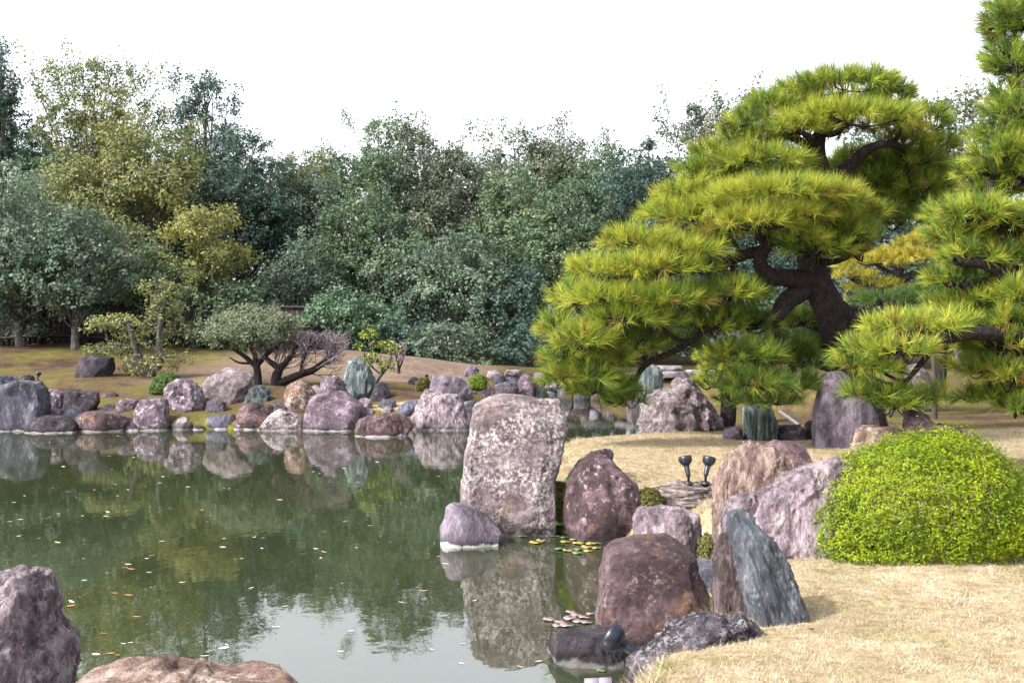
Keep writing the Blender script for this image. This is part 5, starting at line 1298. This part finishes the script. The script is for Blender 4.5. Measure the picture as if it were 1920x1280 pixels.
# ------------------------------------------------------------------ wooden fence
fz = lambda x: float(ground_z(x, 45.6)[0])
fence = empty('wooden_fence', (-21, 45.6, fz(-21)), 'dark brown board fence behind the left slope', 'fence')
pv, pf = boxv((0, 0, 0.92), (0.205, 0.03, 1.84))
pm = mesh_data('board', pv, pf, smooth=False); pm.materials.append(M_FENCE)
fr = random.Random(3)
base = np.array(fence.location)
x = -23.5
while x < -8.0:
    o = bpy.data.objects.new('board', pm); o.parent = fence
    o.location = Vector((x - base[0], fr.uniform(-.006, .006), fz(x) - base[2] + fr.uniform(-.015, .015))); C.objects.link(o)
    x += 0.215
for k in range(9):
    x = -23.5 + k * 1.95
    v, f = boxv((x, 45.54, fz(x) + 0.95), (0.14, 0.09, 2.1)); mobj('post', v, f, M_FENCE, fence, smooth=False)
for zz_, nm in ((0.35, 'rail'), (1.05, 'rail'), (1.75, 'rail')):
    mb = MB(); P = [(x, 45.555, fz(x) + zz_) for x in np.arange(-23.5, -7.9, 1.5)]
    mb.add(*tube(P, [0.045] * len(P), 4, 2)); mb.build(nm, M_FENCE, fence, smooth=False)
fence2 = empty('wooden_fence', (-0.2, 48.4, 1.2), 'dark board fence section in the shade left of the great pine', 'fence')
base = np.array(fence2.location)
x = -1.0
while x < 1.2:
    o = bpy.data.objects.new('board', pm); o.parent = fence2
    o.location = Vector((x - base[0], 0, float(ground_z(x, 48.4)[0]) - base[2])); C.objects.link(o)
    x += 0.215
mb = MB(); mb.add(*tube([(x, 48.36, float(ground_z(x, 48.4)[0]) + 1.5) for x in (-1.0, 0, 1.2)], [0.045] * 3, 4, 2)); mb.build('rail', M_FENCE, fence2, smooth=False)

# ------------------------------------------------------------------ garden spotlights
def spotlight(label, base, aim, s=1.0, stem=0.16, group=None):
    b = np.array(base, float); a = np.array(aim, float); a /= np.linalg.norm(a)
    root = empty('spotlight', b, label, 'spotlight', group)
    v, f = lathe([(0, 0.0), (0, .062 * s), (.035 * s, .062 * s), (.05 * s, .05 * s), (.06 * s, 0.0)], 18, b); mobj('base', v, f, M_BLACK, root)
    k = b + np.array([0, 0, .06 * s])
    v, f = lathe([(-.01 * s, 0), (-.01 * s, .018 * s), (.055 * s, .018 * s), (.06 * s, .026 * s), (.085 * s, .026 * s), (.09 * s, 0)], 12, k); mobj('knuckle', v, f, M_BLACK, root)
    n0 = k + np.array([0, 0, .07 * s])
    pr = [(0, 0)]
    for q in range(6): pr += [(.004 * s + q * stem * s / 6, .034 * s), (.02 * s + q * stem * s / 6, .034 * s + .002 * s * q)]
    pr += [(stem * s + .012 * s, .046 * s)]
    v, f = lathe(pr, 18, n0, a); mobj('lamp_holder', v, f, M_BLACK, root)
    h = n0 + a * stem * s
    v, f = lathe([(0, .040 * s), (.012 * s, .058 * s), (.035 * s, .080 * s), (.06 * s, .092 * s), (.10 * s, .096 * s), (.13 * s, .095 * s), (.13 * s, .088 * s), (.10 * s, .086 * s)], 26, h, a)
    hd = mobj('hood', v, f, M_BLACK, root)
    v, f = lathe([(.105 * s, .087 * s), (.112 * s, .05 * s), (.115 * s, 0.0)], 22, h, a); mobj('lens', v, f, M_LENS, hd)
    return root
def gpt(u, v, Y): return at(u, v, Y)
Yl = 12.15
spotlight('left of the two black spotlights standing on the layered stone', at(1291, 909, Yl), (-0.16, 0.25, 1), 0.78, .15, 'pair of spotlights on the stone')
spotlight('right of the two black spotlights standing on the layered stone', at(1323, 909, Yl), (0.26, 0.2, 1), 0.78, .15, 'pair of spotlights on the stone')
spotlight('large black spotlight tilted over the water at the near lawn edge', at(1216, 1276, 6.6), (-0.85, 0.22, 0.52), 0.9, .2)
spotlight('tiny black spotlight on the moss behind the great blue-grey slab', at(71, 713, 29.2) , (0.1, 0.3, 1), 0.7, .05)
spotlight('tiny black spotlight beside the small brown-green shrub', at(800, 712, 31), (0, 0.3, 1), 0.5, .05)
mb = MB()
P = [at(1200, 918, 12.4), at(1240, 912, 12.2), at(1270, 909, 12.1), at(1291, 908, 12.05), at(1307, 904, 12.1), at(1323, 908, 12.05)]
mb.add(*tube(P, [.006] * 6, 6, 5)); tag(mb.build('cable', M_CABLE), 'black cable running to the pair of spotlights', 'cable')

# pipe at the bottom edge, leaning pole, post
pp = at(1124, 1281, 5.6)
pr_ = empty('lamp_tube', pp, 'short lilac grey tube cut by the bottom edge', 'tube')
v, f = lathe([(-.075, 0), (-.075, .03), (-.01, .03), (-.008, .028), (.0, .028), (.002, .03), (.06, .03), (.062, .026), (.062, 0)], 20, pp, (1, .1, .02)); mobj('sleeve', v, f, M_PIPE, pr_)
v, f = lathe([(.0625, 0), (.0625, .02), (.075, .02), (.075, 0)], 16, pp, (1, .1, .02)); mobj('cap', v, f, M_BLACK, pr_)
v, f = tube([at(1462, 771, 20.2), at(1499, 797, 19.6)], [.03, .03], 10, 6); tag(mobj('leaning_pole', v, f, M_WHITE, loc=at(1499, 797, 19.6)), 'pale pole leaning behind the squat block stone', 'pole')
v, f = tube([at(1753, 800, 23), at(1752, 720, 23), at(1750, 640, 23)], [.055, .05, .045], 10, 8, .1); tag(mobj('support_post', v, f, M_POST, loc=at(1753, 790, 23)), 'dark wooden post propping the right pine branch', 'post')

# ------------------------------------------------------------------ on the water
def pad_mesh(name, mat, r, seed, notch=True):
    rs = np.random.RandomState(seed); n = 22
    a = np.linspace(0.12, 2 * np.pi - 0.12, n)
    rr = r * (1 + 0.05 * np.sin(3 * a + seed) + rs.normal(0, .015, n))
    ring = np.stack([rr * np.cos(a), rr * np.sin(a), 0.006 + 0.012 * np.sin(2 * a + seed) ** 2], 1)
    v = np.vstack([[[0, 0, .004]], ring, ring * np.array([1, 1, 1]) - np.array([0, 0, .003])])
    f = [(0, i, i + 1) for i in range(1, n)] + [(i, n + i, i + 1) for i in range(1, n)] + [(i + 1, n + i, n + i + 1) for i in range(1, n)]
    m = mesh_data(name, v, np.array(f)); m.materials.append(mat)
    return m
def on_water(u, v): Y = F * CAM[2] / (v - VH); return np.array([(u - 960) * Y / F, Y, 0.0])
padms = {k: pad_mesh('lily_pad', m, .085, i) for i, (k, m) in enumerate((('y', M_PADY), ('g', M_PADG), ('p', M_PADP)))}
rr_ = random.Random(8)
def put_pad(u, v, k, s, label, group):
    o = bpy.data.objects.new('lily_pad', padms[k]); p = on_water(u, v)
    s *= 0.66
    o.location = Vector((p[0], p[1], .002 + rr_.uniform(0, .006))); o.rotation_euler = (rr_.uniform(-.05, .05), rr_.uniform(-.05, .05), rr_.uniform(0, 6.28)); o.scale = (s, s, s)
    C.objects.link(o); tag(o, label, 'lily pad', group)
for (u, v, k, s) in [(957, 1003, 'g', 1.1), (980, 1006, 'g', .9), (1003, 1018, 'y', 1.2), (1015, 1014, 'y', 1.0), (1042, 1005, 'g', 1), (1058, 1008, 'g', .9), (1060, 1016, 'y', 1.1), (1076, 1012, 'y', .9), (1085, 1019, 'y', 1.1), (1050, 1030, 'g', 1), (1066, 1033, 'y', 1), (1085, 1030, 'g', 1.1), (1100, 1026, 'y', 1.1), (1108, 1020, 'y', 1), (1118, 1028, 'y', .9), (1083, 1037, 'g', 1.1), (1102, 1033, 'y', .9), (1120, 1019, 'g', 1), (1160, 1018, 'g', .8), (1185, 1019, 'g', 1)]:
    put_pad(u, v, k, s, 'yellow lily pad floating at the foot of the maroon boulder' if k == 'y' else 'green lily pad floating at the foot of the maroon boulder', 'lily pads before the maroon boulder')
for (u, v, s) in [(1030, 1162, 1.1), (1050, 1166, 1), (1068, 1160, 1.2), (1085, 1165, 1.1), (1062, 1173, 1.2), (1080, 1153, 1.1), (1095, 1158, 1), (1100, 1168, 1), (1106, 1152, .8), (1045, 1173, .9), (1070, 1148, .9)]:
    put_pad(u, v, 'p', s * .8, 'pale pinkish lily pad left of the big purple block', 'pinkish lily pads by the purple block')
def put_one(u, v, s, label):
    put_pad(u, v, 'g', s, label, None)
put_one(1128, 1257, .55, 'single pale green lily pad beside the near spotlight')

def leafm(mat, seed):
    rs = np.random.RandomState(seed)
    t = np.linspace(-1, 1, 7)
    w = 0.42 * (1 - t ** 2) ** .8
    L_ = np.stack([t, w, .10 * t ** 2 + .12 * np.abs(w)], 1); R_ = np.stack([t, -w, .10 * t ** 2 + .12 * np.abs(w)], 1); M_ = np.stack([t, t * 0, .08 * t ** 2], 1)
    v = np.vstack([L_, M_, R_]) * .5; f = [(i, i + 1, 7 + i + 1, 7 + i) for i in range(6)] + [(7 + i, 8 + i, 15 + i, 14 + i) for i in range(6)]
    m = mesh_data('floating_leaf', v, np.array(f)); m.materials.append(mat); return m
lms = [('pale', leafm(M_LEAFA, 1)), ('orange', leafm(M_LEAFB, 2)), ('white', leafm(M_LEAFC, 3))]
fixed = [(18, 978), (38, 974), (110, 967), (73, 1009), (108, 1017), (155, 967), (178, 966), (388, 978), (200, 1074), (240, 1058), (235, 1064), (245, 1067), (158, 1088), (130, 1113), (158, 1115), (134, 1128), (133, 1136), (134, 1136), (97, 1150), (102, 1133), (215, 1112), (180, 1227), (208, 1225), (220, 1228), (425, 1209), (280, 1073), (1010, 1240), (975, 1250), (240, 918), (420, 915), (430, 916), (300, 905), (850, 899), (205, 855), (620, 825), (600, 820), (565, 823), (470, 818), (825, 915), (100, 822), (93, 829), (835, 1057), (890, 1126)]
lr = random.Random(12)
while len(fixed) < 150:
    u, v = lr.uniform(0, 880), 815 + 430 * lr.random() ** 1.7
    if 560 < u < 780 and v < 824: continue
    if v > 1150 and (u < 150): continue
    fixed.append((u, v))
LB = {'pale': 'pale tan fallen leaf floating on the pond', 'orange': 'orange fallen leaf floating on the pond', 'white': 'whitish fallen leaf or petal floating on the pond'}
for i, (u, v) in enumerate(fixed):
    nm, me = lms[1 if (80 < u < 260 and v > 1040) and i % 3 else (0 if lr.random() < .6 else 2)]
    o = bpy.data.objects.new('floating_leaf', me); p = on_water(u, v); s = lr.uniform(.035, .085)
    o.location = Vector((p[0], p[1], .004)); o.rotation_euler = (lr.uniform(-.15, .15), lr.uniform(-.15, .15), lr.uniform(-.7, .7)); o.scale = (s, s * lr.uniform(.6, 1), s)
    C.objects.link(o); tag(o, LB[nm], 'leaf', 'fallen leaves on the pond')

M_LEAFD = plain_mat('fallen_leaf_brown', (0.20, 0.085, 0.05), 0.8, 0, 0.3)
lmd = leafm(M_LEAFD, 4); lmd.name = 'fallen_leaf'
for i in range(22):
    y = lr.uniform(5.0, 8.4); x = lr.uniform(max(0.95, 0.13 * y), 0.45 * y)
    o = bpy.data.objects.new('fallen_leaf', lmd); sc_ = lr.uniform(.03, .055)
    o.location = Vector((x, y, float(ground_z(x, y)[0]) + .018)); o.rotation_euler = (lr.uniform(-.5, .5), lr.uniform(-.5, .5), lr.uniform(0, 6)); o.scale = (sc_, sc_, sc_)
    C.objects.link(o); tag(o, 'small brown fallen leaf lying on the near lawn', 'leaf', 'fallen leaves on the lawn')

# ferns in the rock cleft
def fern(label, p, s, seed):
    rs = np.random.RandomState(seed)
    root = empty('fern', p, label, 'fern')
    for k in range(9):
        a = rs.uniform(0, 2 * np.pi); V = []; Fs = []; n = 0
        d = np.array([math.cos(a), math.sin(a) - .4, 0]); d /= np.linalg.norm(d)
        sd = np.array([-d[1], d[0], 0])
        for j in range(9):
            t = (j + 1) / 9
            c = np.array(p) + d * s * t * .8 + np.array([0, 0, s * (1.1 * t - .9 * t * t)])
            w = s * .28 * (1 - t * .75)
            for sg in (-1, 1):
                V += [c, c + d * w * .3 + sd * sg * w * .5, c + sd * sg * w + d * w * .5 - np.array([0, 0, w * .2]), c + d * w * .45 + sd * sg * w * .3]
                Fs.append((n, n + 1, n + 2, n + 3)); n += 4
        mobj('frond', np.array(V), np.array(Fs), LM['fern'], root, tint=rs.uniform(0, 1, len(Fs)), smooth=False)
fern('bright green fern in the cleft left of the maroon boulder', at(1058, 905, 12.0), .16, 1)
fern('small green fern hanging above the lily pads', at(1049, 985, 11.9), .12, 2)

# ------------------------------------------------------------------ dry grass blades on the lawns
rs = np.random.RandomState(5)
def grass(n, xr, yr, L, w, seed, pw=1.0, edge=False):
    rs = np.random.RandomState(seed)
    y = yr[0] + (yr[1] - yr[0]) * rs.rand(n) ** pw
    x = rs.uniform(xr[0], xr[1], n)
    k = (x < y * 0.50) & (x > -0.3)
    x, y = x[k], y[k]
    d = poly_sd(np.stack([x, y], 1), POND)
    zn = zones(x, y)[:, 0]
    k = (d > 0.12) & (zn > rs.rand(len(x)) * .9)
    if edge: k = (d > 0.02) & (d < 0.42) & (fbm(np.stack([x * 3, y * 3, x * 0 + 5], 1), 2) > 0.0) & (zn > .5)
    x, y = x[k], y[k]
    k = fbm(np.stack([x * 3.1 + 9, y * 3.1, x * 0], 1), 4, .65) > -0.24 - 0.3 * rs.rand(len(x))
    x, y = x[k], y[k]
    z = ground_z(x, y)
    m = len(x)
    ln = L * rs.uniform(.5, 1.3, m)
    a = rs.uniform(0, 2 * np.pi, m)
    lean = rs.normal(0, .75, (m, 2))
    tip = np.stack([x + ln * lean[:, 0], y + ln * lean[:, 1], z + ln * rs.uniform(.35, .95, m)], 1)
    sd = np.stack([np.cos(a), np.sin(a), a * 0], 1) * (w * rs.uniform(.7, 1.3, m))[:, None]
    b = np.stack([x, y, z - .004], 1)
    V = np.stack([b - sd, b + sd, tip], 1).reshape(-1, 3)
    gpatch = fbm(np.stack([x * 1.6, y * 1.6, x * 0], 1), 4)
    gpatch2 = fbm(np.stack([x * 3.1 + 9, y * 3.1, x * 0], 1), 4, .65)
    tt = np.clip(rs.normal(.54, .24, m) + gpatch2 * .55, .2, 1)
    green = rs.rand(m) < np.clip((gpatch + .02) * 1.9, .05, .7)
    tt[green] = rs.uniform(0, .2, green.sum())
    return V, tt
V1, t1 = grass(330000, (0.3, 5.5), (4.2, 10.5), .025, .0014, 1, 1.25)
V2, t2 = grass(190000, (0.3, 10), (10.5, 21), .032, .003, 2, 1.0)
V3, t3 = grass(230000, (0.1, 3.2), (4.2, 19), .085, .0022, 3, 1.0, True)
t3 = t3 * 0.75
t2 = np.where(t2 > .2, .2 + (t2 - .2) * 0.72, t2)
VV = np.concatenate([V1, V2, V3])
tag(mobj('dry_grass', VV, np.arange(len(VV)).reshape(-1, 3), LM['grass'], tint=np.concatenate([t1, t2, t3]), smooth=False), 'short dry tan grass of the lawns on the right', 'grass', None, 'stuff')
